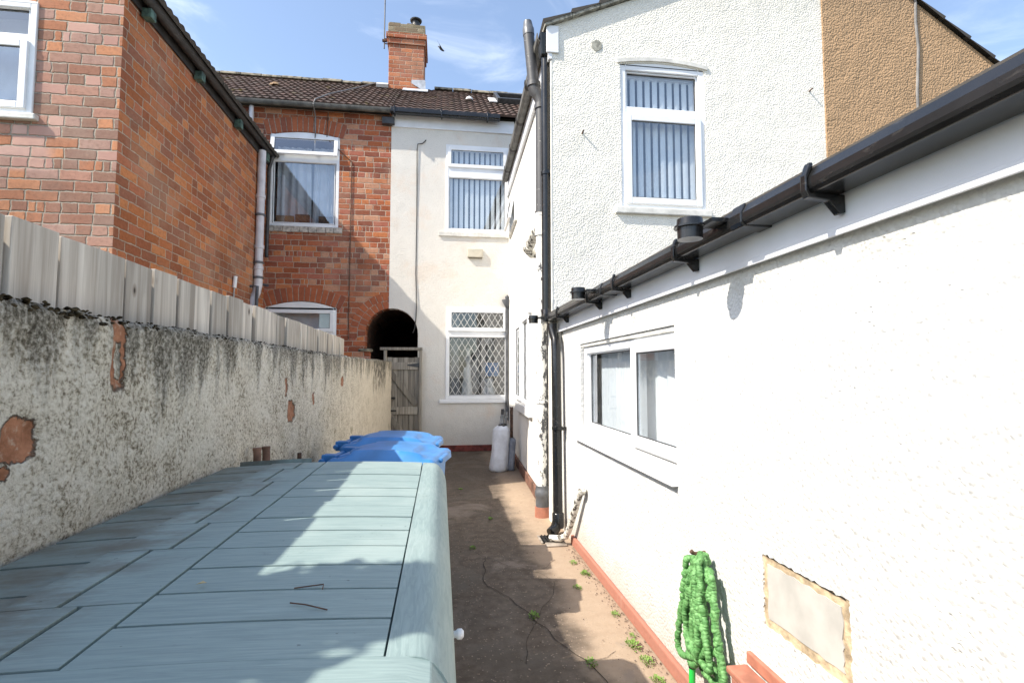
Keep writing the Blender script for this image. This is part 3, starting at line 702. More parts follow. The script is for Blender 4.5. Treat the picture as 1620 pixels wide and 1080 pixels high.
MB().fbox(BK,-.055,1.25,3.905,3.985,-.02,.035).build('sill', M_upvcold, wh, bevel=.008)
w = window(wh, BK, .09,1.235,.93,2.60,.03,[(.145,1.18,.99,2.06,'fix'),(.145,1.18,2.18,2.545,'sash')],'leaded diamond-lattice ground-floor window')
def lattice(w,F,a0,a1,b0,b1,c,dx=.113,dz=.19):
    mb = MB(); hw = .0055
    k0 = -int((b1-b0)/dz*2)-2
    def clip(aS,sgn):
        # line a = aS + sgn*(dx/dz)*(b-b0)
        t0, t1 = b0, b1; s_ = sgn*dx/dz
        lo = (a0-aS)/s_+b0; hi = (a1-aS)/s_+b0
        lo, hi = min(lo,hi), max(lo,hi)
        return max(t0,lo), min(t1,hi), s_
    n = int((a1-a0+ (b1-b0)*dx/dz)/dx)+2
    for sgn in (1,-1):
        for i in range(-n,n*2):
            aS = a0+i*dx; q0,q1,s_ = clip(aS,sgn)
            if q1-q0 < .02: continue
            A = (aS+s_*(q0-b0),q0); B = (aS+s_*(q1-b0),q1)
            cc = c+(.0015 if sgn>0 else 0)
            mb.add([F.p(A[0]-hw,A[1],cc),F.p(A[0]+hw,A[1],cc),F.p(B[0]+hw,B[1],cc),F.p(B[0]-hw,B[1],cc)],[(0,1,2,3)])
    return mb.build('lead_lattice', M_lead, w)
lattice(w,BK,.157,1.168,1.002,2.048,-.022); lattice(w,BK,.19,1.135,2.225,2.50,.032)
curtain(w,BK,.13,.34,.95,2.5,-.2,3,.02,mat=plain('grey_curtain',(.22,.23,.27),.9,.2,5,0),seed=2); curtain(w,BK,.62,1.2,1.1,2.55,-.55,2,.02,mat=plain('dim_curtain',(.2,.2,.2),.9,.2,5,0),seed=5)
for (a,b,c_,d,e) in ((.38,1.0,.22,.5,-.3),(.45,.98,.14,.9,-.45),(.78,1.0,.26,.3,-.35),(.84,1.0,.1,.22,-.25)):
    MB().lathe(BK.p(a+c_/2,b,e),[(0,c_/2),(d*.3,c_/2*.9),(d*.6,c_/2*.6),(d*.8,c_/2*.75),(d,c_/4)],12).build('ornament', M_wcloth, w, smooth=True)
MB().fbox(BK,.84,1.1,1.34,1.6,-.42,-.32).build('blue_box', M_bluestuff, w, bevel=.01)
MB().fbox(BK,-.02,1.25,.86,.926,-.02,.04).build('sill', M_upvc, wh, bevel=.008)
m = MB(); m.fbox(BK,XP+.3,XC-.02,0,.11,.0045,.03); m.build('painted_plinth', plain('dark_red_plinth',(.19,.04,.03),.8,.4,10,.3), wh, bevel=.006)
# roof of the white house
r2 = tile_roof((XP+.01,YE,ZR), (1,0,0), U, 5.2, SL).build('roof', M_tile, wh, smooth=True, auto=30)
u = MB(); u.add([(XP,YE+.05,ZR-.02),(6,YE+.05,ZR-.02),(6,YR,ZR+PIT*(YR-YE)-.02),(XP,YR,ZR+PIT*(YR-YE)-.02),(6,YR+2.75,ZR-.02),(XP,YR+2.75,ZR-.02)],[(0,1,2,3),(3,2,4,5)]); u.build('underfelt', M_slate, r2)
ridge(-.2,4.2,r2)
def onroof(x,y,h=0): return Vector((x,y,ZR+PIT*(y-YE)))+Vector((0,-PIT,1)).normalized()*h
RF = lambda x0,x1,y0,y1,h0,h1: [onroof(x0,y0,h0),onroof(x1,y0,h0),onroof(x1,y1,h0),onroof(x0,y1,h0),onroof(x0,y0,h1),onroof(x1,y0,h1),onroof(x1,y1,h1),onroof(x0,y1,h1)]
m = MB(); m.hexa(RF(1.15,1.22,10.55,11.45,.02,.14)); m.hexa(RF(1.93,2.0,10.55,11.45,.02,.14)); m.hexa(RF(1.22,1.93,10.55,10.63,.02,.14)); m.hexa(RF(1.22,1.93,11.37,11.45,.02,.14)); rw = m.build('roof_window', M_slate, r2, bevel=.01)
MB().hexa(RF(.98,1.15,10.5,11.0,.045,.075)).build('mortar_dab', M_wcloth, r2, bevel=.02)
MB().lathe(onroof(.55,10.5,.05),[(0,.09),(.05,.07),(.09,.02)],9).build('mortar_dab', M_wcloth, r2, smooth=True)
# chimney
cx0,cx1,cy0,cy1 = -1.24,-.44,11.6,12.4
m = MB(); m.box(cx0,cx1,cy0,cy1,7.5,8.95); m.box(cx0-.03,cx1+.03,cy0-.03,cy1+.03,8.95,9.08); m.box(cx0-.06,cx1+.06,cy0-.06,cy1+.06,9.08,9.2)
m2 = MB(); m2.box(cx0-.02,cx1+.02,cy0-.02,cy1+.02,9.22,9.44)
for (a,b,h) in ((cx0+.0,.26,.03),(cx0+.4,.2,.035)): m2.box(a,a+b,cy0,cy0+.3,9.443,9.443+h)
ch = m.build('chimney', M_bchim, r2, bevel=.008); m2.build('chimney_cap', brick('brick_chimney_cap','x',[(.24,.2,.13),(.30,.25,.17),(.2,.15,.1)],L=.27,c=.0985,mortar=(.3,.27,.2)), ch, bevel=.012)
m = MB(); m.lathe((-.64,11.72,9.44),[(0,.12),(.06,.11),(.07,.085),(.17,.085),(.17,.13),(.195,.14),(.215,.10),(.215,.02)],18); m.build('chimney_cowl', M_slate, ch, smooth=True)
yb = 11.585; m = MB(); m.add([(-.72,yb,8.04),(-.40,yb,7.86),(-.40,yb,8.1),(-.43,yb,8.14),(-.72,yb,8.12)],[(0,1,2,3,4)]);  M_fl = plain('lead_flashing',(.52,.54,.58),.5,.2,7,.2); m.build('flashing', M_fl, ch)
MB().hexa(RF(-.9,-.34,11.3,11.62,.05,.066)).build('lead_apron', M_fl, ch); MB().hexa(RF(-1.5,-1.24,11.55,11.75,.05,.12)).build('mortar_fillet', M_wcloth, ch)
gutter('gutter',(XP+.0,9.235,6.075),(1.05,9.235,6.075),(0,-1,0),M_black,wh,.12,.10)
m = MB(); m.fbox(BK,XP+.02,XC+.1,5.90,6.14,.0045,.03); m.build('fascia_board', M_gfix, wh, bevel=.004)
for x in (-.86,-.02,.82): MB().box(x-.012,x+.012,9.10,9.24,6.045,6.185).build('gutter_clip', M_black, wh, bevel=.004)
m = MB(); m.tube([(-.30,9.335,5.69),(-.36,9.33,5.62),(-.45,9.33,5.60),(-.462,9.33,5.5),(-.455,9.342,4.3),(-.46,9.342,3.2),(-.44,9.33,2.6),(-.45,9.33,2.35),(-.47,9.33,2.2),(-.5,9.33,2.12)],.008,8); m.build('wall_cable', M_cable, wh)
# hopper and thin pipe in the corner
m = MB(); m.lathe((1.2,9.26,2.60),[(0,.03),(.02,.045),(.13,.10),(.14,.10)],14); m.tube([(1.2,9.26,2.74),(1.2,9.3,2.78),(1.2,9.34,2.78)],.012,8); m.lathe((1.2,9.27,2.75),[(0,.03),(.04,.04),(.08,.02)],10); m.tube([(1.2,9.28,2.6),(1.2,9.28,.55)],.03,12)
m.build('hopper_pipe', M_pipegr, wh, smooth=True)

# rear wing: side wall runs slightly out of square
Y1_ = 4.70; X1_ = 1.05
sv = Vector((XC-X1_, YB-Y1_, 0)); SLEN = sv.length; su = sv.normalized(); sn = Vector((-su.y, su.x, 0))
SW = Fr((X1_,Y1_,0), su, sn)
def zwe(a): return 4.66+.26*a/SLEN
lw = [(1.55,.98),(2.85,.98),(2.85,2.14),(1.55,2.14)]; uw = [(3.05,4.05),(3.9,4.05),(3.9,4.50),(3.05,4.50)]
uw = [(3.3,3.86),(4.25,3.86),(4.25,4.42),(3.3,4.42)]
MB().plate(SW,[(0.02,0),(SLEN,0),(SLEN,zwe(SLEN)),(0.02,zwe(0))],[lw,uw],0,.22).build('wing_side_wall', M_wside, wh)
w = window(wh,SW,1.55,2.85,.98,2.14,.0,[(1.61,2.17,1.04,2.08,'fix'),(2.23,2.79,1.04,2.08,'sash')],'leaded side window beside the soil pipe')
lattice(w,SW,1.62,2.16,1.05,2.07,.012); lattice(w,SW,2.29,2.73,1.10,2.02,.062)
MB().fbox(SW,1.45,2.95,.86,.978,-.02,.06).build('sill', M_upvc, wh, bevel=.01); MB().fbox(SW,1.5,2.9,2.142,2.19,-.02,.05).build('window_head', M_upvc, wh, bevel=.01)
w = window(wh,SW,3.3,4.25,3.86,4.42,.02,[(3.36,4.19,3.92,4.36,'open')],'small side window with its sash open')
m = MB(); m.fbox(SW,3.2,4.35,3.815,3.857,-.02,.04); m.build('sill', M_upvcold, wh, bevel=.008)
m = MB(); m.fbox(SW,.3,SLEN-.03,0,.13,.002,.035); m.build('painted_plinth', plain('dull_red_plinth',(.20,.10,.07),.85,.4,10,.4), wh, bevel=.008)
# gable wall of the wing
GB = Fr((0,Y1_,0),(1,0,0),(0,-1,0)); XPT = 3.96; ZAP = 6.02
gw = segarch(1.735,2.62,3.01,4.455,.04)
MB().plate(GB,[(X1_-.005,0),(XPT,0),(XPT,ZAP),(X1_-.005,4.78)],[gw],.0,.22).build('wing_gable_wall', M_gable, wh)
w = window(wh,GB,1.735,2.62,3.01,4.465,.06,[(1.80,2.555,4.03,4.40,'fix'),(1.80,2.555,3.07,3.93,'sash')],'gable window with vertical blinds',head=segarch(1.735,2.62,4.45,4.46,.036),fw=.06,gmat=M_glasss)
blinds(w,GB,1.78,2.57,3.06,4.37,-.105,.072,.052,10)
MB().fbox(GB,1.665,2.66,2.945,3.008,-.03,.035).build('sill', M_upvcold, wh, bevel=.008)
wv = (2.62-1.735)/2; rr = (wv*wv+.04*.04)/(.08); czz = 4.455+.04-rr; tt = math.degrees(math.asin(min(1,(wv+.03)/rr)))
mb = MB(); A_ = arc(2.1775,czz,rr+.012,90-tt,90+tt,12); B_ = arc(2.1775,czz,rr+.05,90+tt,90-tt,12)
mb.plate(GB,A_+B_,(),.014,.02).build('hood_mould', M_upvcold, wh, bevel=.006)
m = MB(); pr = []
for i in range(14):
    t = 2*PI*i/14; pr.append((1.498+.052*math.cos(t)*R.uniform(.9,1.12),4.62+.058*math.sin(t)*R.uniform(.9,1.12)))
m.plate(GB,pr,(),.006,.004); m.build('mortar_patch', plain('grey_mortar',(.40,.39,.33),.95,.3,30,.6), wh)
for (a,b) in ((1.343,3.723),(3.788,4.333)): MB().tube([GB.p(a,b,0),GB.p(a,b+.006,.05)],.008,8).build('nail', M_rust, wh)
# wing roof: slope from the gutter up to the party line
Uw = Vector((XPT-1.0,0,ZAP+.08-4.80)).normalized()
wr = tile_roof((.985,Y1_-.05,4.785),(su.x,su.y,.26/SLEN),Uw,YB-Y1_+.2,(XPT-.98)/Uw.x,amp=.0,rolls=1,seg=2,lip=.035,tw=.3,ex=.31).build('wing_roof', M_tileg, wh)
m = MB()
k = 0; s0 = .0
while s0 < 3.2:
    s1 = s0+.30; P0 = Vector((.97,Y1_-.045,4.775))+Uw*s0; P1 = Vector((.97,Y1_-.045,4.775))+Uw*s1
    m.hexa([P0+Vector(q) for q in ((0,0,-.03),(0,.2,-.03),(0,.2,.012),(0,0,.012))]+[P1+Vector(q) for q in ((0,0,-.03),(0,.2,-.03),(0,.2,.012),(0,0,.012))])
    s0 = s1+.004
m.build('verge_mortar', plain('verge_cement',(.33,.32,.27),.95,.4,20,.6), wr, bevel=.006)
# fascia, eaves gutter of the wing
def sbox(a0,a1,c0,c1,d0,d1):
    return [SW.p(a0,zwe(a0)+d0,c0),SW.p(a1,zwe(a1)+d0,c0),SW.p(a1,zwe(a1)+d0,c1),SW.p(a0,zwe(a0)+d0,c1),SW.p(a0,zwe(a0)+d1,c0),SW.p(a1,zwe(a1)+d1,c0),SW.p(a1,zwe(a1)+d1,c1),SW.p(a0,zwe(a0)+d1,c1)]
MB().hexa(sbox(-.01,SLEN-.02,.003,.04,-.22,.10)).build('fascia_board', M_gfix, wh, bevel=.004)
MB().box(X1_-.06,X1_+.06,Y1_-.022,Y1_-.001,4.50,4.77).build('barge_end', M_upvc, wh, bevel=.004)
MB().fbox(SW,-.003,.035,.1,4.43,.0015,.018).build('corner_trim', M_upvcold, wh, bevel=.004)
pr = [(0,.10),(0,.02),(.02,0),(.075,0),(.10,.03),(.105,.09),(.095,.09),(.09,.035),(.07,.01),(.02,.01),(.01,.1)]
og = MB(); k = 0.03
while k < SLEN-.3:
    e = min(k+.95,SLEN-.28)
    og.extr([sn*a+Vector((0,0,b)) for a,b in pr], SW.p(k,zwe(k)-.03,.042), SW.p(e,zwe(e)-.034,.042)); k = e
og = og.build('wing_gutter', M_greyg, wh, bevel=.003)
k = .98
while k < SLEN-.3:
    MB().extr([sn*(a*1.12-.004)+Vector((0,0,b*1.1-.007)) for a,b in pr], SW.p(k-.045,zwe(k)-.033,.042), SW.p(k+.015,zwe(k)-.033,.042)).build('gutter_union', M_brownblk, og); k += .95
# soil pipe with branch, rainwater pipe
sp_ = Vector((1.0,5.02,0))
def at(z, dx=0, dy=0): return Vector((sp_.x+dx, sp_.y+dy, z))
m = MB(); m.tube([at(.16),at(4.16)],.056,18)
for z in (2.78,2.98,4.1): m.lathe(at(z),[(0,.056),(.004,.068),(.055,.068),(.06,.056)],18)
m.lathe(at(2.8),[(0,.064),(.2,.064)],18)
m.tube([at(4.14),at(4.2,-.005,0),at(4.25,-.03,.0),at(4.29,-.06,.0),at(4.34,-.075,0)],.06,16)
m.tube([at(4.33,-.075),at(4.92,-.13)],.056,18)
m.lathe(at(4.33,-.075),[(0,.062),(.005,.07),(.05,.07),(.055,.062)],16)
for z in (1.1,): m.lathe(at(z),[(0,.056),(.004,.066),(.03,.066),(.034,.056)],18)
sp = m.build('soil_pipe', M_soil, wh, smooth=True, label='old soil pipe, black above and peeling white below')
m = MB(); m.lathe(at(4.88,-.126),[(0,.06),(.07,.06),(.08,.054),(.15,.042),(.16,.01)],16,axis=(-.08,0,1)); m.build('vent_cap', M_pipegr, sp, smooth=True)
m = MB(); m.tube([at(2.9),at(2.86,-.03,.16),at(2.78,-.05,.42),at(2.76,-.05,.5)],.05,16); m.lathe(at(2.79,-.05,.40),[(0,.05),(.0,.058),(.1,.058),(.1,.05)],16,axis=(-.05,.9,-.15)); m.tube([at(2.76,-.05,.5),at(2.74,.0,.58),at(2.74,.12,.6)],.05,16)
m.build('branch_pipe', M_waste, sp, smooth=True)
m = MB(); m.lathe(at(.10),[(0,.066),(.09,.066),(.1,.074),(.15,.074),(.16,.066),(.2,.066)],18); m.build('pipe_collar', M_pipegr, sp, smooth=True)
m = MB(); m.lathe(at(0),[(0,.075),(.10,.072)],18); m.build('clay_socket', M_terra, sp, smooth=True)
rp = Vector((1.0,4.79,0))
m = MB(); m.tube([(rp.x,rp.y,4.5),(rp.x,rp.y,1.98)],.042,16)
for z in (3.32,): m.lathe((rp.x,rp.y,z),[(0,.042),(.004,.05),(.035,.05),(.04,.042)],16)
for z in (3.33,): m.box(rp.x,rp.x+.08,rp.y-.05,rp.y-.03,z,z+.03)
rwp = m.build('rainwater_pipe', M_black, wh, smooth=True, label='glossy black rainwater pipe falling from the eaves hopper')
m = MB(); m.hexa([(rp.x-.05,4.73,4.50),(rp.x+.03,4.73,4.50),(rp.x+.03,4.84,4.50),(rp.x-.05,4.84,4.50),(rp.x-.07,4.69,4.71),(rp.x+.035,4.69,4.71),(rp.x+.035,4.88,4.71),(rp.x-.07,4.88,4.71)]); m.build('hopper', M_black, rwp, bevel=.012)
# ================================================================== TAN NEIGHBOUR
th = thing('tan_house', 'tan roughcast house gable on the far right beside the white wing', 'house', (5.5,Y1_,0))
MB().plate(GB,[(XPT+.003,0),(6.75,0),(6.75,4.36),(XPT+.003,6.16)],(),.012,.24).build('gable_wall', M_tan, th)
Ut = Vector((-1,0,.645)).normalized()
tr = tile_roof((6.9,Y1_-.055,4.275),(0,1,0),Ut,4.8,3.55,amp=0,rolls=1,seg=2,lip=.034,tw=.33,ex=.36).build('roof', M_tileg, th)
m = MB(); m.tube([GB.p(5.09,5.53,.02),GB.p(5.075,5.2,.02),GB.p(5.09,4.9,.022),GB.p(5.05,4.4,.02),GB.p(5.045,3.6,.02)],.014,8); m.build('wall_cable', M_cableg, th)

# ================================================================== SINGLE-STOREY EXTENSION
ex = thing('rear_extension', 'low white-painted extension with black gutter along the right of the yard', 'building', (1.1,2,0))
EW = Fr((1.1,0,0),(0,1,0),(-1,0,0)); ZF = 1.788
wo = [(2.30,.962),(3.96,.962),(3.96,1.63),(2.30,1.63)]
def ragged(a0,a1,b0,b1,n,j):
    out = []
    for (p,q) in (((a0,b0),(a1,b0)),((a1,b0),(a1,b1)),((a1,b1),(a0,b1)),((a0,b1),(a0,b0))):
        for i in range(n):
            t = i/n; out.append((p[0]+(q[0]-p[0])*t+R.uniform(-j,j), p[1]+(q[1]-p[1])*t+R.uniform(-j,j)))
    return out
vh = ragged(1.285,1.665,.548,.785,26,.0042)
MB().plate(EW,[(-2.5,0),(4.69,0),(4.69,1.93),(-2.5,1.93)],[wo,vh],0,.22).build('wall', M_ext, ex)
w = window(ex,EW,2.20,3.94,.965,1.60,.075,[(2.26,2.86,1.0,1.56,'sash'),(2.95,3.88,1.008,1.555,'fix')],'wide white kitchen window',fw=.05,roomc=M_room,gmat=M_glass)
blinds(w,EW,2.96,3.83,.985,1.56,-.14,.075,.082,10,mat=M_blind); curtain(w,EW,2.24,3.02,.985,1.56,-.135,5,.010,seed=3,mat=M_blind)
m = MB(); m.tube([EW.p(3.74,1.0,-.22),EW.p(3.6,1.5,-.22)],.012,8); m.tube([EW.p(3.62,1.0,-.22),EW.p(3.55,1.5,-.22)],.012,8)
for b in (1.12,1.22,1.32): m.tube([EW.p(3.73-(b-1)*.28,b,-.22),EW.p(3.6-(b-1)*.1,b,-.22)],.008,6)
m.build('drying_rack', M_upvc, w)
m = MB(); m.fbox(EW,2.30,3.955,1.602,1.628,-.10,-.01); m.build('head_trim', M_upvcold, ex, bevel=.006)
m = MB(); m.fbox(EW,2.29,4.05,.885,.960,-.02,.022); m.fbox(EW,2.285,4.06,.872,.884,-.02,.034); m.build('sill', M_upvc, ex, bevel=.01)
m = MB(); m.fbox(EW,-2.5,4.2,0,.075,.001,.028); m.build('painted_plinth', M_redpaint, ex, bevel=.008)
m = MB(); m.fbox(EW,-2.5,4.66,ZF,1.935,.002,.02); m.fbox(EW,-2.5,4.66,ZF-.012,ZF+.012,.0205,.030); m.build('fascia_board', M_gfix, ex, bevel=.003)
m = MB(); m.add([(.985,-2.5,1.955),(.985,4.69,1.955),(4.2,4.69,2.85),(4.2,-2.5,2.85),(.985,-2.5,1.935),(.985,4.69,1.935),(4.2,4.69,2.83),(4.2,-2.5,2.83)],[(0,1,2,3),(7,6,5,4),(0,4,5,1),(1,5,6,2),(2,6,7,3),(3,7,4,0)]); m.build('roof', M_tileg, ex)
gt = gutter('gutter',(1.079,-2.5,1.887),(1.079,4.78,1.887),(-1,0,0),M_black,ex,.108,.066)
def br(y,wd=.022):
    m = MB(); Z = [(-.0,-.055),(-.0,-.006),(-.102,-.006),(-.1095,.01),(-.1095,.036),(-.093,.070),(-.093,.078),(-.103,.078),(-.117,.042),(-.117,.0),(-.110,-.018),(-.05,-.024),(-.018,-.06)]
    m.extr([(a,0,b) for a,b in Z],(1.079,y-wd/2,1.887),(1.079,y+wd/2,1.887)); return m.build('gutter_bracket', M_black, gt, bevel=.003)
for yb_ in (.35,1.23,2.02,2.80,3.33,4.24): br(yb_)
def union(y):
    m = MB(); m.extr([(a,0,b) for a,b in [(0,-.008),(-.102,-.008),(-.113,.006),(-.113,.037),(-.097,.071),(-.088,.071),(-.098,.03),(-.098,.004),(0,.004)]],(1.079,y-.035,1.887),(1.079,y+.035,1.887)); return m.build('gutter_union', M_black, gt, bevel=.004)
def cap(y):
    m = MB(); c = (.885,y,1.907); m.lathe(c,[(-.028,.040),(-.028,.044),(.012,.045),(.013,.056),(.020,.056),(.022,.047),(.045,.045),(.047,.040)],24)
    m.lathe(c,[(-.026,.036),(.0,.036)],20)
    m.box(.915,.975,y-.10,y-.01,1.918,1.932)
    return m.build('gutter_outlet', M_black, gt, smooth=True)
for yc in (1.71,3.22,4.85): cap(yc)
for yu in (1.56,3.06): union(yu)
m = MB(); m.tube([(rp.x,rp.y,2.0),(rp.x,rp.y-.02,1.93)],.05,14); m.box(.955,1.075,4.66,4.84,1.875,1.958); m.build('gutter_junction', M_black, gt, bevel=.008)
m = MB(); m.tube([(1.015,4.60,1.86),(1.015,4.60,1.8),(1.025,4.52,1.7),(1.025,4.50,1.6),(1.025,4.45,.12)],.042,16); m.lathe((1.025,4.46,.9),[(0,.042),(.004,.05),(.03,.05),(.034,.042)],16); m.box(1.02,1.1,4.42,4.44,.9,.93); m.lathe((1.025,4.45,.06),[(0,.05),(.02,.052),(.12,.052),(.13,.042)],16); m.tube([(1.025,4.45,.13),(1.0,4.44,.06),(.95,4.40,.03)],.046,14)
m.build('downpipe', M_black, ex, smooth=True)
m = MB(); m.tube([(1.075,3.80,.53),(1.055,3.83,.50),(1.045,3.97,.32),(1.035,4.12,.13),(1.02,4.16,.075),(.98,4.19,.05),(.90,4.23,.045)],.026,14); m.lathe((1.06,3.81,.50),[(0,.03),(.04,.03)],14,axis=(0,-.5,.86)); m.build('waste_pipe', M_waste, ex, smooth=True)
for (x,z,h) in ((1.075,.1,1.7),(1.085,.35,1.5)):
    pass
MB().box(1.082,1.098,4.60,4.615,.15,1.78).build('trunking', M_upvcold, ex); MB().tube([(1.07,4.655,.2),(1.07,4.655,1.78)],.011,8).build('wall_cable', M_cableg, ex)
# blocked vent patch
m = MB(); PF = lambda pts, c, th_, nm, mt, par: MB().plate(EW,pts,(),c,th_).build(nm, mt, par)
def ragged(a0,a1,b0,b1,n,j,skew=.0):
    out = []
    for (p,q) in (((a0,b0),(a1,b0)),((a1,b0),(a1,b1)),((a1,b1),(a0,b1)),((a0,b1),(a0,b0))):
        for i in range(n):
            t = i/n; out.append((p[0]+(q[0]-p[0])*t+R.uniform(-j,j), p[1]+(q[1]-p[1])*t+R.uniform(-j,j)))
    return out
MB().plate(EW,[(1.255,.52),(1.695,.52),(1.695,.815),(1.255,.815)],(),-.0045,.004).build('blocked_vent',plain('bare_plaster_edge',(.60,.46,.30),.95,.3,25,.9,bdist=.006),ex)
pt = PF(ragged(1.315,1.64,.58,.758,10,.004),-.001,.0032,'vent_plate',plain('smooth_plaster',(.52,.50,.46),.8,.1,9,.15),ex)
m = MB(); L = []
for i in range(16):
    t = i/15; a = 1.30+.345*t; b = .786+.004*fn((i*.7,0,0)); L += [EW.p(a,b-.005,-.0005),EW.p(a,b+.002*abs(fn((i*.9,2,0))),-.0005)]
m.add(L,[(2*i,2*i+1,2*i+3,2*i+2) for i in range(15)]); m.build('crack', M_crack, pt)
# tiled ledge at the foot of the wall
lg = thing('tiled_ledge', 'low terracotta-tiled ledge at the foot of the white wall beside the hose', 'ledge', (1.04,1.4,0))
MB().box(1.012,1.094,.5,1.735,0,.352).build('ledge_block', M_redpaint, lg, bevel=.01)
m = MB()
for i in range(4): m.box(1.0,1.08,.51+i*.31,.51+i*.31+.304,.355,.378)
m.build('tile_top', M_terra, lg, bevel=.006)
m = MB(); m.box(1.081,1.0985,.51,1.747,.379,.42); m.build('tile_upstand', M_terra, lg, bevel=.004)

# ================================================================== things in the yard
# boundary wall
gwl = thing('boundary_wall', 'weathered lichen-grey rendered wall along the left with bare brick patches', 'wall', (-.9,3.5,0))
m = MB(); Y0w, Y1w = -2.3, 9.05; ys = []
yy = Y0w
while yy < Y1w: ys.append(yy); yy += .015 if .7 < yy < 3.2 else (.04 if yy >= 3.2 else .12)
ys.append(Y1w); nz = 84; rows = []
def topz(y_): return 1.545 + (.0 if y_ < 4 else .012*(y_-4)) + .010*fn((y_*3,0,0)) + .007*fn((y_*14,1,0))
vs = []
for y_ in ys:
    zt = topz(y_)
    for j in range(nz+1):
        z_ = zt*j/nz
        d = .012*fn((0,y_,z_),2.2) + .007*fn((0,y_,z_),11,2) + .0065*fn((0,y_,z_),31,3)
        if j == nz: d -= .012
        for (py,pz,ry,rz) in PATCH:
            e_ = max(abs(y_-py)/ry, abs(z_-pz)/rz)
            if e_ < 1.0: d -= .008*min(1,(1.0-e_)*5)
        vs.append((-.84+d, y_, z_))
    vs.append((-.875, y_, zt+.012*fn((y_*18,5,0)))); vs.append((-.925, y_, zt-.01+.012*fn((y_*12,8,0)))); vs.append((-.935, y_, 0))
k = nz+4
m.add(vs,[(i*k+j,i*k+j+1,(i+1)*k+j+1,(i+1)*k+j) for i in range(len(ys)-1) for j in range(k-1)])
m.add([vs[i] for i in range(k)],[tuple(range(k))]); m.add([vs[(len(ys)-1)*k+i] for i in range(k)],[tuple(range(k))])
m.build('rendered_wall', M_gwall, gwl, smooth=True, auto=60)
m = MB()
for i in range(1100):
    y_ = .75+3.2*R.random()**1.6 if i < 900 else R.uniform(3,8.8); s_ = R.uniform(.0022,.0055)*(1.35 if y_ < 1.5 else .9)
    c = Vector((-.845+R.uniform(-.03,.010),y_,topz(y_)+R.uniform(-.022,.004)))
    m.lathe(c-Vector((0,0,s_*.5)),[(0,s_*.8),(s_*.5,s_*R.uniform(.9,1.3)),(s_*1.1,s_*.3)],6,axis=(R.uniform(-.4,.4),R.uniform(-.4,.4),1))
m.build('moss', M_moss, gwl, smooth=True)
# timber fence
fs_ = [-2.2,-2.04,-1.89,-1.73,-1.58,-1.42,-1.26,-1.1,-.95,-.79,-.63,-.48,-.32,-.16,0,.15,.31,.47,.63,.79,.95,1.108,1.264,1.416,1.564,1.709,1.855,2.012,2.145,2.292,2.449,2.621,2.793,2.991,3.183,3.35,3.52,3.69,3.86,4.03,4.2,4.37,4.54,4.72,4.9,5.08,5.265]
fe = thing('timber_fence', 'silver-grey vertical board fence standing behind the rendered wall', 'fence', (-.96,2,0))
m = MB()
for a,b in zip(fs_[:-1],fs_[1:]):
    zt = 1.752+R.uniform(-.004,.004)+( -.002*(a)); dx = R.uniform(-.009,.009); lean = R.uniform(-.003,.003)
    g_ = R.uniform(.004,.0075)
    m.hexa([(-.975+dx,a+g_,.05),(-.957+dx,a+g_,.05),(-.957+dx,b-g_+.003,.05),(-.975+dx,b-g_+.003,.05),(-.975+dx,a+g_+lean,zt),(-.957+dx,a+g_+lean,zt),(-.957+dx,b-g_+.003+lean,zt+R.uniform(-.003,.003)),(-.975+dx,b-g_+.003+lean,zt)])
m.build('board_panel', M_fence, fe, bevel=.002)
MB().box(-1.0,-.987,-2.2,5.25,.05,1.715).build('gap_darkener', plain('dark_gap_backing',(.05,.038,.028),.9,.3,12,.2), fe)  # added dark sheet behind the boards so the gaps show as dark seams
for z in (.4,1.5): MB().box(-1.05,-1.002,-2.2,5.25,z,z+.08).build('rail', M_fence, fe, bevel=.004)
for y_ in (-2.1,.2,2.5,4.8): MB().box(-1.14,-1.052,y_,y_+.09,0,1.7).build('post', M_fence, fe, bevel=.004)
# storage box
sb = thing('garden_storage_box', 'large teal-green plastic garden storage box with plank-effect lid in the foreground', 'storage box', (-.4,1.25,0))
m = MB(); m.box(-.80,-.015,.40,2.12,.02,.96); m.build('body', M_box, sb, bevel=.03)
def zl(x): 
    x = min(x,.03)
    z = 1.05-.012*((x+.45)/.4)**2
    if x > -.03: z -= .060*((x+.03)/.055)**2.4
    return z
YL0, YL1 = .30, 2.20
def zy(y_): 
    d = max(0,y_-(YL1-.06))/.06; return -.055*d*d
XH = -.533; XL = -.566
HSEG = [(.30,.875,XH),(.875,1.13,XL),(1.13,1.31,XH),(1.31,1.577,XL),(1.577,1.775,XH),(1.775,2.0,XL),(2.0,2.2,XH)]
def slab(mb, x0,x1,y0,y1,dz,n=8,ny=1,edge=0.0):      # curved top skin piece with rounded edge
    xs = [x0+(x1-x0)*i/n for i in range(n+1)]; yv = [y0+(y1-y0)*j/ny for j in range(ny+1)]
    vs = [(x,y_,zl(x)+dz+zy(y_)) for y_ in yv for x in xs]; k = n+1
    mb.add(vs,[(j*k+i,j*k+i+1,(j+1)*k+i+1,(j+1)*k+i) for j in range(ny) for i in range(n)])
    lo = lambda q: (q[0],q[1],q[2]-.012)
    b = [vs[i] for i in range(k)] + [vs[j*k+n] for j in range(1,ny+1)] + [vs[ny*k+i] for i in range(n-1,-1,-1)] + [vs[j*k] for j in range(ny-1,0,-1)]
    kk = len(b); mb.add(b+[lo(q) for q in b],[(i,(i+1)%kk,kk+(i+1)%kk,kk+i) for i in range(kk)])
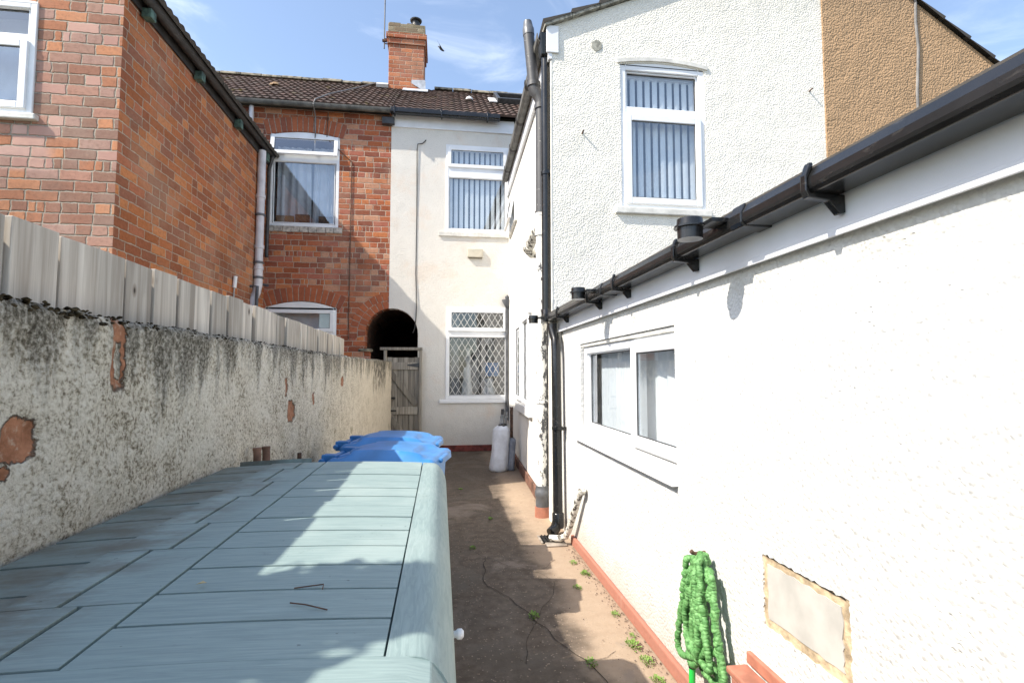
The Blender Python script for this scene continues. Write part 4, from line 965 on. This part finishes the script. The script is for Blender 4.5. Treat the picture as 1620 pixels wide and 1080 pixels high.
def groove_base(x0,x1,y0,y1,nx_=20,ny_=12,dz=-.011):
    mb = MB(); xs = [x0+(x1-x0)*(i/nx_) for i in range(nx_+1)]; yv = [y0+(y1-y0)*(j/ny_)**.7 for j in range(ny_+1)]; k = nx_+1
    vs = [(x,y_,zl(x)+dz+zy(y_)) for y_ in yv for x in xs]
    mb.add(vs,[(j*k+i,j*k+i+1,(j+1)*k+i+1,(j+1)*k+i) for j in range(ny_) for i in range(nx_)]); return mb
lid = MB(); XR = .022
pl = [.69+.1075*i for i in range(13)]     # plank joints
gp = .003
lid.cur = 0
xa, xb = -.445, -.068
for (h0,h1,hx) in HSEG:                                                   # stile with castellated hinge edge
    slab(lid, hx+.004, xa-gp, max(h0,.70)+(.004 if h0 > .7 else 0), min(h1,2.175), .0, 4, 4)
lid.cur = 1; slab(lid, xb+.0016, XR, .69+gp, 2.20, 0, 10, 22); lid.cur = 0                          # rounded front rail
slab(lid, XH+.004, XR, YL0, .70-2*gp, 0, 18, 4)                          # near end board
slab(lid, xa+gp, xb-gp, 1.98+gp, 2.20, 0, 10, 10)
slab(lid, XH+.004, xa-gp, 2.175+.003, 2.20, 0, 4, 4)
for a,b in zip(pl[:-1],pl[1:]):
    if b > 2.0: break
    slab(lid, xa+gp, xb-.0016, a+.0035, b-.0035, R.uniform(-.0008,.0008), 10, 2)
# skirt
lid.cur = 1
for x_,n_ in ((XR,1),):
    L = []
    for j in range(30):
        y_ = YL0+(YL1-YL0)*j/29; z_ = zl(XR)+zy(y_)-.004; L += [(XR,y_,z_),(XR+.004,y_,z_-.02),(XR+.001,y_,z_-.10)]
    lid.add(L,[(3*j+q,3*j+q+1,3*j+q+4,3*j+q+3) for j in range(29) for q in (0,1)])
L = []
for i in range(24):
    x = XH+(XR-XH)*i/23; z_ = zl(x)+zy(YL1)-.004; L += [(x,YL1+.001,z_),(x,YL1+.004,z_-.02),(x,YL1,z_-.1)]
lid.add(L,[(3*j+q,3*j+q+1,3*j+q+4,3*j+q+3) for j in range(23) for q in (0,1)])
fl = lid.build('lid', [M_lid, M_lidr], sb, smooth=True, auto=40, bevel=.0015, seg=1)
groove_base(XH+.006,XR-.004,YL0+.01,YL1-.004).build('lid_grooves', M_lidgap, fl, smooth=True)
rl = MB()
for (h0,h1,hx) in HSEG:
    slab(rl, -.645, hx-.004, h0+.0025, min(h1,2.175), .001, 4, 4)
slab(rl, -.815, -.645-gp, YL0, .64, -.006, 4, 2); slab(rl, -.815, XH-.003, 2.178, 2.27, .0, 6, 4)
q = .645
while q < 2.1:
    e = min(q+.1195*1.25,2.173); slab(rl, -.815, -.645-gp, q+.005, e-.005, -.004+R.uniform(-.001,.001), 4, 2); q = e
L = []
for i in range(14):
    x = -.815+(XH+.815)*i/13; L += [(x,2.271,zl(x)-.006),(x,2.272,zl(x)-.1)]
rl.add(L,[(2*j,2*j+1,2*j+3,2*j+2) for j in range(13)])
rb = rl.build('rear_lid', M_lid, sb, smooth=True, auto=40, bevel=.0015, seg=1)
groove_base(-.812,XH-.001,YL0+.01,2.265).build('lid_grooves', M_lidgap, rb, smooth=True)
m = MB(); m.lathe((.025,.95,.935),[(-.01,.006),(.006,.006),(.009,.009),(.016,.009),(.02,.005)],14,axis=(1,0,0)); m.build('knob', M_knob, sb, smooth=True)
# litter on the lid
def twig(name,pts,label,mat=M_rust,cat='twig'):
    tag(MB().tube(pts,.0011,5).build(name,mat), label, cat)
twig('twig',[(-.225,.845,zl(-.22)+.004),(-.20,.835,zl(-.2)+.005),(-.165,.82,zl(-.17)+.003)],'thin dark twig lying across the near lid planks')
twig('twig',[(-.235,.905,zl(-.2)+.003),(-.19,.912,zl(-.2)+.004),(-.188,.895,zl(-.2)+.003)],'short bent twig along a lid plank joint')
m = MB(); c = Vector((-.395,.925,zl(-.4)+.005)); m.add([c,c+Vector((.010,.004,.004)),c+Vector((.018,0,.002)),c+Vector((.008,-.004,.003))],[(0,1,2,3)]); tag(m.build('fallen_leaf', plain('pale_leaf',(.55,.45,.25),.8,.1,9,0)),'tiny pale dry leaf on the lid stile','leaf')
# wheelie bins (hinge side to the wall)
def make_bin():
    t_ = thing('wheelie_bin','','bin',(0,0,0))
    m = MB(); H = .955
    def ring(z,x0,x1,y0,y1): return [(x0,y0,z),(x1,y0,z),(x1,y1,z),(x0,y1,z)]
    v_ = ring(.06,-.20,.20,-.19,.19)+ring(.80,-.26,.24,-.225,.225)+ring(.80,-.27,.265,-.235,.235)+ring(H-.06,-.275,.27,-.237,.237)+ring(H-.06,-.29,.275,-.242,.242)+ring(H-.005,-.29,.28,-.242,.242)
    m.add(v_,[(4*k_+i,4*k_+(i+1)%4,4*k_+4+(i+1)%4,4*k_+4+i) for k_ in range(5) for i in range(4)]+[(0,1,2,3),(20,21,22,23)])
    m.build('body', M_bluebin, t_, bevel=.02, seg=3)
    # lid: rim skirt, domed top with a raised middle and a hand scoop at the opening edge
    m = MB(); nx_,ny_ = 40,26; vs = []
    for j in range(ny_+1):
        for i in range(nx_+1):
            s = i/nx_; q = j/ny_; x = -.30+.60*s; y_ = -.25+.50*q
            ex_ = min(s,1-s)*.60; ey = min(q,1-q)*.50
            e1 = min(1,min(ex_,ey)/.02); z = .955+.018*math.sin(e1*PI/2)
            u_ = max(0,min(1,(s-.10)/.78)); pr_ = math.sin(PI*u_**.8)**.3 if 0 < u_ < 1 else 0
            cr_ = max(0,min(1,(.5-abs(q-.5)-.045)/.07)); cr_ = cr_*cr_*(3-2*cr_)
            z += .046*pr_*cr_
            d2 = ((s-.84)/.09)**2+((q-.5)/.34)**2          # hand scoop at the opening edge
            if d2 < 1: z -= .035*(1-d2)**.5*pr_
            for sy in (-.30,.30):
                d3 = ((s-.14)/.10)**2+((q-.5-sy)/.13)**2
                if d3 < 1: z -= .03*(1-d3)**.5
            vs.append((x,y_,z))
    k = nx_+1; m.add(vs,[(j*k+i,j*k+i+1,(j+1)*k+i+1,(j+1)*k+i) for j in range(ny_) for i in range(nx_)])
    b = [vs[i] for i in range(k)]+[vs[j*k+nx_] for j in range(1,ny_+1)]+[vs[ny_*k+i] for i in range(nx_-1,-1,-1)]+[vs[j*k] for j in range(ny_-1,0,-1)]
    kk = len(b); m.add(b+[(p[0]*1.012,p[1]*1.012,.915) for p in b],[(i,(i+1)%kk,kk+(i+1)%kk,kk+i) for i in range(kk)])
    ld = m.build('lid', M_bluebin, t_, smooth=True, auto=50)
    m = MB()
    for sy in (-.15,.15): m.box(-.36,-.275,sy-.03,sy+.03,.92,.985)
    m.tube([(-.35,-.21,.95),(-.35,.21,.95)],.016,10); m.build('hinge', M_bluebin, t_, bevel=.006)
    m = MB(); m.box(.27,.32,-.10,.10,.935,.962); m.build('lid_grip', M_bluebin, ld, bevel=.01)
    for sy in (-.215,.215):
        m = MB(); m.lathe((-.23,sy-.025,.10),[(0,.06),(0,.095),(.008,.10),(.042,.10),(.05,.095),(.05,.06)],20,axis=(0,1,0)); m.build('wheel', M_black, t_, smooth=True)
    m = MB(); m.tube([(-.23,-.24,.10),(-.23,.24,.10)],.012,8); m.build('axle', M_slate, t_)
    return t_
def copy_tree(o, parent=None):
    c = o.copy(); COL.objects.link(c)
    if parent: c.parent = parent
    for ch_ in list(o.children): copy_tree(ch_, c)
    return c
b1 = make_bin(); b2 = copy_tree(b1)
b1.location = (-.265,3.02,0); b1.rotation_euler.z = math.radians(-12); b2.location = (-.31,3.70,0); b2.rotation_euler.z = math.radians(-8)
b1.scale = (.96,.94,.972); b2.scale = (1,1,.96)
b1['label'] = 'blue wheelie bin right behind the green storage box'; b2['label'] = 'blue wheelie bin farther from the storage box, nearer the gate'
for b in (b1,b2): b['group'] = 'blue wheelie bins by the wall'
b2.location.z = 0
# gate at the passage
gtt = thing('wooden_gate', 'narrow weathered ledge-and-brace timber gate below the brick arch', 'gate', (-.63,9.2,0))
m = MB()
x = -.93
for i in range(6):
    wd = .093; m.box(x+.003,x+wd-.003,9.20,9.22,.04,1.675+R.uniform(-.006,.006)); x += wd+.001
m.build('boards', M_gate, gtt, bevel=.002)
GF = Fr((0,9.2,0),(1,0,0),(0,-1,0))
m = MB(); 
for b in (1.46,.68): m.fbox(GF,-.925,-.39,b,b+.13,.002,.026)
def bar(F,a0,b0,a1,b1,wd,c0,c1):
    d = Vector((a1-a0,b1-b0)).normalized(); nn = Vector((-d.y,d.x))*wd/2
    pts = [(a0+nn.x,b0+nn.y),(a0-nn.x,b0-nn.y),(a1-nn.x,b1-nn.y),(a1+nn.x,b1+nn.y)]
    return [F.p(a,b,c0) for a,b in pts]+[F.p(a,b,c1) for a,b in pts]
m.hexa(bar(GF,-.88,1.43,-.42,.85,.10,.003,.024)); m.hexa(bar(GF,-.88,.64,-.42,.06,.10,.003,.024))
m.build('ledges_and_brace', M_gate, gtt, bevel=.004)
m = MB(); m.box(-.373,-.325,9.14,9.24,0,1.80); m.box(-.985,-.937,9.14,9.24,0,1.80); m.box(-1.05,-.32,9.12,9.26,1.80,1.85); m.build('gate_frame', M_gate, gtt, bevel=.006)
m = MB(); m.add([GF.p(-.375,1.50,.028),GF.p(-.375,1.58,.028),GF.p(-.58,1.55,.028),GF.p(-.58,1.53,.028),GF.p(-.375,1.50,.034),GF.p(-.375,1.58,.034),GF.p(-.58,1.55,.034),GF.p(-.58,1.53,.034)],[(0,1,2,3),(7,6,5,4),(0,4,5,1),(1,5,6,2),(2,6,7,3),(3,7,4,0)]); m.build('hinge', M_slate, gtt)
m = MB(); m.fbox(GF,-.90,-.78,.95,.98,.005,.03); m.lathe(GF.p(-.80,.965,.03),[(0,.02),(.03,.025)],10,axis=(0,-1,0)); m.fbox(GF,-.92,-.76,.735,.76,.027,.045); m.build('latch', M_slate, gtt, bevel=.003)
# covered airer / parasol bag leaning in the corner
cb = thing('folded_airer_in_cover', 'folded garden airer in a silver-grey cover leaning in the far corner', 'airer', (.9,7.4,0))
def bagmesh(cx,cy,w0,d0,h,leanx,leany,seed,mat,nm):
    mb = MB(); n_ = 26; rws = 26; vs = []
    for j in range(rws+1):
        t_ = j/rws; z = h*t_; k_ = (1-.10*t_)*(1 if t_ < .93 else 1-(t_-.93)*6)*(1 if t_ > .05 else .86+t_*2.8)
        for i in range(n_):
            a = 2*PI*i/n_; f = 1+.16*fn((math.cos(a)*1.6,math.sin(a)*1.6,z*3),1,seed)+.12*fn((math.cos(a)*4,math.sin(a)*4,z*5+a),1,seed+3)
            vs.append((cx+w0*k_*f*math.cos(a)+leanx*t_, cy+d0*k_*f*math.sin(a)+leany*t_, z+.008*fn((a,z*9,seed))))
    mb.add(vs,[(j*n_+i,j*n_+(i+1)%n_,(j+1)*n_+(i+1)%n_,(j+1)*n_+i) for j in range(rws) for i in range(n_)]+[tuple(range(n_)),tuple(rws*n_+i for i in range(n_))])
    return mb.build(nm,mat,cb,smooth=True,auto=False)
bagmesh(.835,7.40,.13,.11,.64,.06,.05,1,M_bag,'cover'); bagmesh(1.01,7.46,.065,.09,.46,.03,.03,5,M_bagd,'loose_cover_fold')
m = MB(); m.tube([(.89,7.44,.62),(.91,7.46,.86)],.03,12); m.tube([(.86,7.42,.64),(.885,7.44,.80)],.014,8); m.tube([(.945,7.45,.62),(.965,7.46,.84)],.014,8); m.box(.86,.98,7.43,7.46,.76,.775); m.build('airer_frame', M_galv, cb)
m = MB(); m.lathe((.90,7.45,.62),[(0,.06),(.03,.065),(.05,.05),(.055,.03)],14); MB().tube([(.895,7.44,.80),(.897,7.44,.88)],.022,10).build('handle', M_slate, cb, smooth=True); m.build('airer_hub', M_slate, cb, smooth=True)
m = MB(); m.box(1.02,1.06,7.5,7.54,.02,.9); m.build('brown_pole', M_rust, cb)
# drain gully
dg = thing('drain_gully', 'black drain grate in a concrete surround at the foot of the downpipe', 'drain', (.93,4.3,0))
m = MB(); m.box(.86,1.03,4.13,4.22,.002,.016); m.box(.83,.85,4.22,4.42,.002,.014); m.build('surround', plain('pale_concrete',(.34,.29,.24),.9,.3,12,.4), dg, bevel=.008)
m = MB(); m.box(.852,1.03,4.222,4.41,.002,.010)
for i in range(6): m.box(.86+i*.028,.872+i*.028,4.23,4.40,.011,.02)
m.build('grate', M_black, dg)
# hose hung in a bundle on the wall
hs = thing('green_hose', 'bright green crinkled expandable hose hung in a bundle on the white wall', 'hose', (1.05,1.98,.2))
m = MB(); ctr = []
def seg_pts(pts,n_): 
    out = []
    for a,b in zip(pts[:-1],pts[1:]):
        for k_ in range(n_): out.append(Vector(a).lerp(Vector(b),k_/n_))
    return out
cols = [2.085,1.955,2.055,1.905,2.02,1.885,2.095,1.93,1.99,1.87,2.05,1.97,2.08,1.90,2.03,1.945,2.065]
way = []
for i,cy in enumerate(cols):
    zt = R.uniform(.56,.668); zb = R.uniform(.19,.36); dpt = 1.068-.018*(i%4)-R.uniform(0,.012)
    fan = (cy-1.98)*1.45+1.975
    top = (dpt, 1.975+(cy-1.98)*.62, zt); mid = (dpt-.008, cy+R.uniform(-.014,.014), (zt+zb)/2+.05); bot = (dpt-.005, fan, zb)
    way += [top,mid,bot] if i%2 == 0 else [bot,mid,top]
def cat(P,n_=26):
    out = []
    for i in range(len(P)-1):
        p0 = Vector(P[max(i-1,0)]); p1 = Vector(P[i]); p2 = Vector(P[i+1]); p3 = Vector(P[min(i+2,len(P)-1)])
        for k_ in range(n_):
            t_ = k_/n_; out.append(.5*((2*p1)+(-p0+p2)*t_+(2*p0-5*p1+4*p2-p3)*t_*t_+(-p0+3*p1-3*p2+p3)*t_**3))
    out.append(Vector(P[-1])); return out
path = cat(way,60); P2 = []; rad = []
for i,q_ in enumerate(path):
    w_ = Vector((fn((i*.05,1,0)),fn((i*.05,2,0)),fn((i*.05,3,0))))*.011 + Vector((fn((i*.19,4,0)),fn((i*.19,5,0)),0))*.006
    q2 = q_+w_; q2.x = min(q2.x,1.082); P2.append(q2)
    rad.append(.0125+.0020*math.sin(i*2.1)+.0035*fn((i*.11,7,0))+.003*fn((i*1.3,8,0)))
m.tube(P2,rad,10); m.build('hose_coils', M_hose, hs, smooth=True, auto=False)
m = MB(); m.tube([(1.03,2.045,.27),(1.03,2.05,.215),(1.03,2.05,.20)],.0155,14); m.build('connector_collar', M_black, hs, smooth=True)
m = MB(); m.tube([(1.03,2.05,.205),(1.03,2.055,.12)],.013,14); m.build('connector', M_hosec, hs, smooth=True)
m = MB(); m.tube([(1.098,2.05,.655),(1.05,2.05,.652),(1.035,2.05,.664)],.009,8); m.build('hook', M_rust, hs)
# stakes behind the box
for (y_,z_,r_,lb) in ((2.41,1.066,.016,'left brown clay pipe stub against the wall behind the storage box'),(2.53,1.055,.017,'right brown clay pipe stub against the wall behind the storage box')):
    m = MB(); m.tube([(-.80,y_-.015,.0),(-.795,y_,z_-.03),(-.797,y_,z_)],r_,12); m.lathe((-.797,y_,z_-.006),[(0,r_*1.1),(.012,r_*1.15)],12); tag(m.build('pipe_stub', plain('brown_clay',(.22,.12,.08),.8,.3,16,.2), smooth=True), lb, 'pipe stub')
m = MB(); m.tube([(-.81,3.13,0),(-.805,3.14,.94)],.012,8); tag(m.build('stake', M_rust, smooth=True),'short thin rusty stake against the wall beside the bins','stake')
# slim pole in the neighbour's garden, brick pier with cap
m = MB(); m.tube([(-3.16,8,0),(-3.03,8,2.66)],.012,8); p_ = m.build('garden_pole', M_galv); tag(p_,'thin grey pole with a white tip rising behind the fence','pole')
MB().tube([(-3.03,8,2.66),(-3.02,8,2.83)],.028,10).build('white_tip', M_upvc, p_, smooth=True)
bp = thing('brick_pier', 'small red brick pier with a stone cap behind the end of the wall', 'pier', (-1.26,8.9,0))
MB().box(-1.34,-1.18,8.82,8.98,0,1.76).build('pier_shaft', M_bback, bp, bevel=.006); m = MB(); m.lathe((-1.26,8.9,1.762),[(0,.12),(.03,.125),(.05,.10),(.055,.03)],16); m.build('cap_stone', M_stone, bp, smooth=True)
# alarm box
al = thing('alarm_box', 'small cream rectangular light box between the two back windows', 'alarm box', (.61,9.3,3.6))
MB().fbox(BK,.47,.755,3.52,3.685,.006,.06).build('casing', plain('aged_cream_plastic',(.60,.55,.44),.5,.1,8,0), al, bevel=.012); MB().fbox(BK,.485,.74,3.505,3.518,.012,.045).build('lower_trim', M_stone, al, bevel=.003)
# aerials
ta = thing('tv_aerial', 'thin television aerial mast rising left of the chimney', 'aerial', (-1.35,11.7,8.9))
MB().tube([(-1.355,11.7,8.88),(-1.35,11.7,10.4)],.014,8).build('mast', M_slate, ta); m = MB(); m.tube([(-1.355,11.7,9.0),(-1.22,11.7,9.0)],.012,6); m.tube([(-1.355,11.7,9.12),(-1.22,11.7,9.12)],.012,6); m.box(-1.40,-1.30,11.67,11.73,9.05,9.09); m.build('mast_bracket', M_rust, ta)
m = MB(); m.tube([(-1.62,11.7,10.22),(-1.1,11.7,10.27)],.012,6)
for i in range(6): m.tube([(-1.6+i*.09,11.7-.12,10.22+.008*i),(-1.6+i*.09,11.7+.12,10.22+.008*i)],.005,5)
m.build('aerial_arm', M_slate, ta)
m = MB(); tb = thing('bird', 'small dark bird gliding in the sky right of the chimney', 'bird', (-.04,11.6,8.9))
pts = [(-.13,11.6,8.985),(-.10,11.58,8.965),(-.06,11.6,8.925),(-.02,11.6,8.90),(.02,11.6,8.875)]
m.tube(pts,[.006,.016,.024,.026,.008],10); m.add([(-.06,11.6,8.93),(-.10,11.45,8.95),(-.16,11.35,8.99),(-.02,11.55,8.90)],[(0,1,2,3)]); m.add([(-.03,11.6,8.91),(.02,11.7,8.95),(.06,11.75,9.0),(.03,11.66,8.92)],[(0,1,2,3)]); m.build('bird_body', M_slate, tb, smooth=True)
# cable over the roof
m = MB(); P_ = [onroof(-1.55,11.9,.09),onroof(-1.75,10.9,.10),onroof(-2.1,9.7,.10),onroof(-2.25,9.25,.06),(-2.26,9.13,6.12),(-2.26,9.325,5.98),(-2.26,9.335,5.3)]
m.tube(P_,.012,6); tag(m.build('roof_cable', M_cableg),'pale cable trailing down the tiled roof left of the chimney','cable')
# weeds
WD = [((.265,4.199),.05,'low weed in the crack beside the storage box corner'),((.546,2.996),.06,'weed clump in the long middle crack of the concrete'),((.981,3.769),.05,'sunlit weed at the wall foot nearest the drain'),((1.008,3.561),.065,'broad sunlit weed at the wall foot under the window'),((.899,3.342),.05,'small weed in the sunlit strip away from the wall'),((1.017,2.946),.045,'pale weed at the red plinth in mid yard'),((1.024,2.70),.035,'tiny weed by the plinth above the leafy clump'),((.993,2.609),.07,'leafiest weed clump at the red plinth'),((1.005,2.46),.06,'weed at the plinth just below the leafiest clump'),((.992,2.30),.06,'nearest weed at the plinth left of the hose'),((.731,2.484),.05,'weed at the near end of the long crack in shade'),((.251,6.3),.05,'faint weed beyond the box near the bins'),((.487,4.995),.05,'weed at the end of the short far crack')]
for (px,py),s_,lb in WD:
    m = MB()
    for i in range(int(46+s_*700)):
        a = R.uniform(0,2*PI); d = s_*R.random()**.7*.8; b = Vector((px+math.cos(a)*d*.55, py+math.sin(a)*d, .004)); L_ = s_*R.uniform(.14,.34); el = R.uniform(.2,1.35)
        dr = Vector((math.cos(a)*math.cos(el),math.sin(a)*math.cos(el),math.sin(el))); sd = Vector((-math.sin(a),math.cos(a),0))*L_*R.uniform(.18,.34)
        b.x = min(b.x,1.066); e = b+dr*L_; mid = b+dr*L_*.55+Vector((0,0,L_*.1))
        m.add([b,mid+sd,e-Vector((0,0,L_*.12)),mid-sd],[(0,1,2,3)])
    tag(m.build('weed', M_weed), lb, 'weed', 'weeds growing in the yard')
# loose grit along the foot of the walls
m = MB()
for i in range(900):
    if i < 620: q_ = Vector((1.068-abs(R.gauss(0,.035)),R.uniform(.9,4.1),.005))
    else: q_ = Vector((R.uniform(.1,1.05),R.uniform(1.6,8.5),.005))
    r_ = R.uniform(.0012,.0045)
    m.lathe(q_,[(-r_*.3,r_*.8),(r_*.3,r_),(r_*.9,r_*.35)],5,axis=(R.uniform(-.5,.5),R.uniform(-.5,.5),1))
o = m.build('grit', plain('grit_stone',(.26,.20,.15),.95,.5,40,0)); o['kind'] = 'stuff'; tag(o,'loose grit scattered over the concrete and along the plinth','grit')
# shrub overhanging the fence from next door (out of frame to the left; throws the leafy shade on the lid)
sh = thing('shrub', 'leafy shrub next door leaning over the fence beside the camera', 'shrub', (-1.3,.35,0))
m = MB()
for k_ in range(5):
    a = k_*1.26; m.tube([(-1.3,.35,0),(-1.3+.05*math.cos(a),.35+.05*math.sin(a),.9),(-1.28+.14*math.cos(a),.38+.2*math.sin(a),1.7+.1*k_)],[.03,.02,.008],8)
m.build('stems', M_bark, sh, smooth=True)
m = MB()
BL = [((-1.22,.50,2.16),(.15,.12,.22),1500),((-1.2,.40,1.88),(.18,.11,.22),1300),((-1.28,.2,1.72),(.2,.18,.2),700),((-1.25,-.05,1.75),(.2,.2,.2),400),((-1.22,.3,1.65),(.25,.4,.25),700),((-1.24,.62,1.86),(.13,.1,.2),500)]
for c,r_,n_ in BL:
    for i in range(n_):
        v_ = Vector((R.gauss(0,1),R.gauss(0,1),R.gauss(0,1))).normalized()*R.random()**.35
        p = Vector((c[0]+v_.x*r_[0],c[1]+v_.y*r_[1],c[2]+v_.z*r_[2]))
        if p.x > -1.0: p.x = -1.0-R.random()*.1
        L_ = R.uniform(.045,.08); d = Vector((R.gauss(0,1),R.gauss(0,1),R.gauss(0,.6))).normalized(); s_ = d.cross(Vector((R.gauss(0,1),R.gauss(0,1),R.gauss(0,1)))).normalized()*L_*.3
        m.add([p,p+d*L_*.5+s_,p+d*L_,p+d*L_*.5-s_],[(0,1,2,3)])
m.build('foliage', M_leaf, sh)

# ================================================================== light, sky, camera
SUN = Vector((.93,.32,-1)).normalized()
sl = bpy.data.lights.new('sun','SUN'); sl.energy = 3.8; sl.angle = math.radians(.55); sl.color = (1,.93,.82)
so = bpy.data.objects.new('sun',sl); COL.objects.link(so); so.rotation_euler = SUN.to_track_quat('-Z','Y').to_euler(); so.location = (-5,-2,12)
wd = bpy.data.worlds.new('World'); scene.world = wd; wd.use_nodes = True; nt = wd.node_tree; bg = nt.nodes['Background']
sk = nt.nodes.new('ShaderNodeTexSky'); sk.sky_type = 'NISHITA'; sk.sun_disc = False
sk.sun_elevation = math.asin(-SUN.z); sk.sun_rotation = math.atan2(-SUN.x,-SUN.y); sk.air_density = 1.0; sk.dust_density = 1.0; sk.ozone_density = .55; sk.altitude = 30
tc = nt.nodes.new('ShaderNodeTexCoord')
mp = nt.nodes.new('ShaderNodeMapping'); mp.inputs['Scale'].default_value = (1.2,1.2,2.6); mp.inputs['Rotation'].default_value = (.2,.35,.5); nt.links.new(tc.outputs['Generated'],mp.inputs[0])
n1 = nt.nodes.new('ShaderNodeTexNoise'); n1.inputs['Scale'].default_value = 2.6; n1.inputs['Detail'].default_value = 9; n1.inputs['Roughness'].default_value = .62; n1.inputs['Distortion'].default_value = .8; nt.links.new(mp.outputs[0],n1.inputs['Vector'])
mr = nt.nodes.new('ShaderNodeMapRange'); mr.interpolation_type = 'SMOOTHSTEP'; nt.links.new(n1.outputs['Fac'],mr.inputs[0])
for i,v_ in enumerate((.48,.82,.03,.45)): mr.inputs[i+1].default_value = v_
mx = nt.nodes.new('ShaderNodeMix'); mx.data_type = 'RGBA'; nt.links.new(mr.outputs[0],mx.inputs[0]); nt.links.new(sk.outputs[0],mx.inputs[6]); mx.inputs[7].default_value = (6.6,6.9,7.3,1)
nt.links.new(mx.outputs[2],bg.inputs[0]); bg.inputs[1].default_value = .15
cam = bpy.data.cameras.new('camera'); cam.lens = 18; cam.sensor_width = 36; cam.clip_start = .02; cam.clip_end = 1000
co = bpy.data.objects.new('camera',cam); COL.objects.link(co); co.location = (0,0,1.4); co.rotation_euler = (math.radians(90+3.5323),0,math.radians(-7.927)); scene.camera = co
scene.render.resolution_x = 1024; scene.render.resolution_y = 682
vs_ = scene.view_settings; vs_.view_transform = 'Standard'; vs_.look = 'None'; vs_.exposure = .98; vs_.gamma = 1
scene.cycles.max_bounces = 8; scene.cycles.diffuse_bounces = 5; scene.cycles.transparent_max_bounces = 12
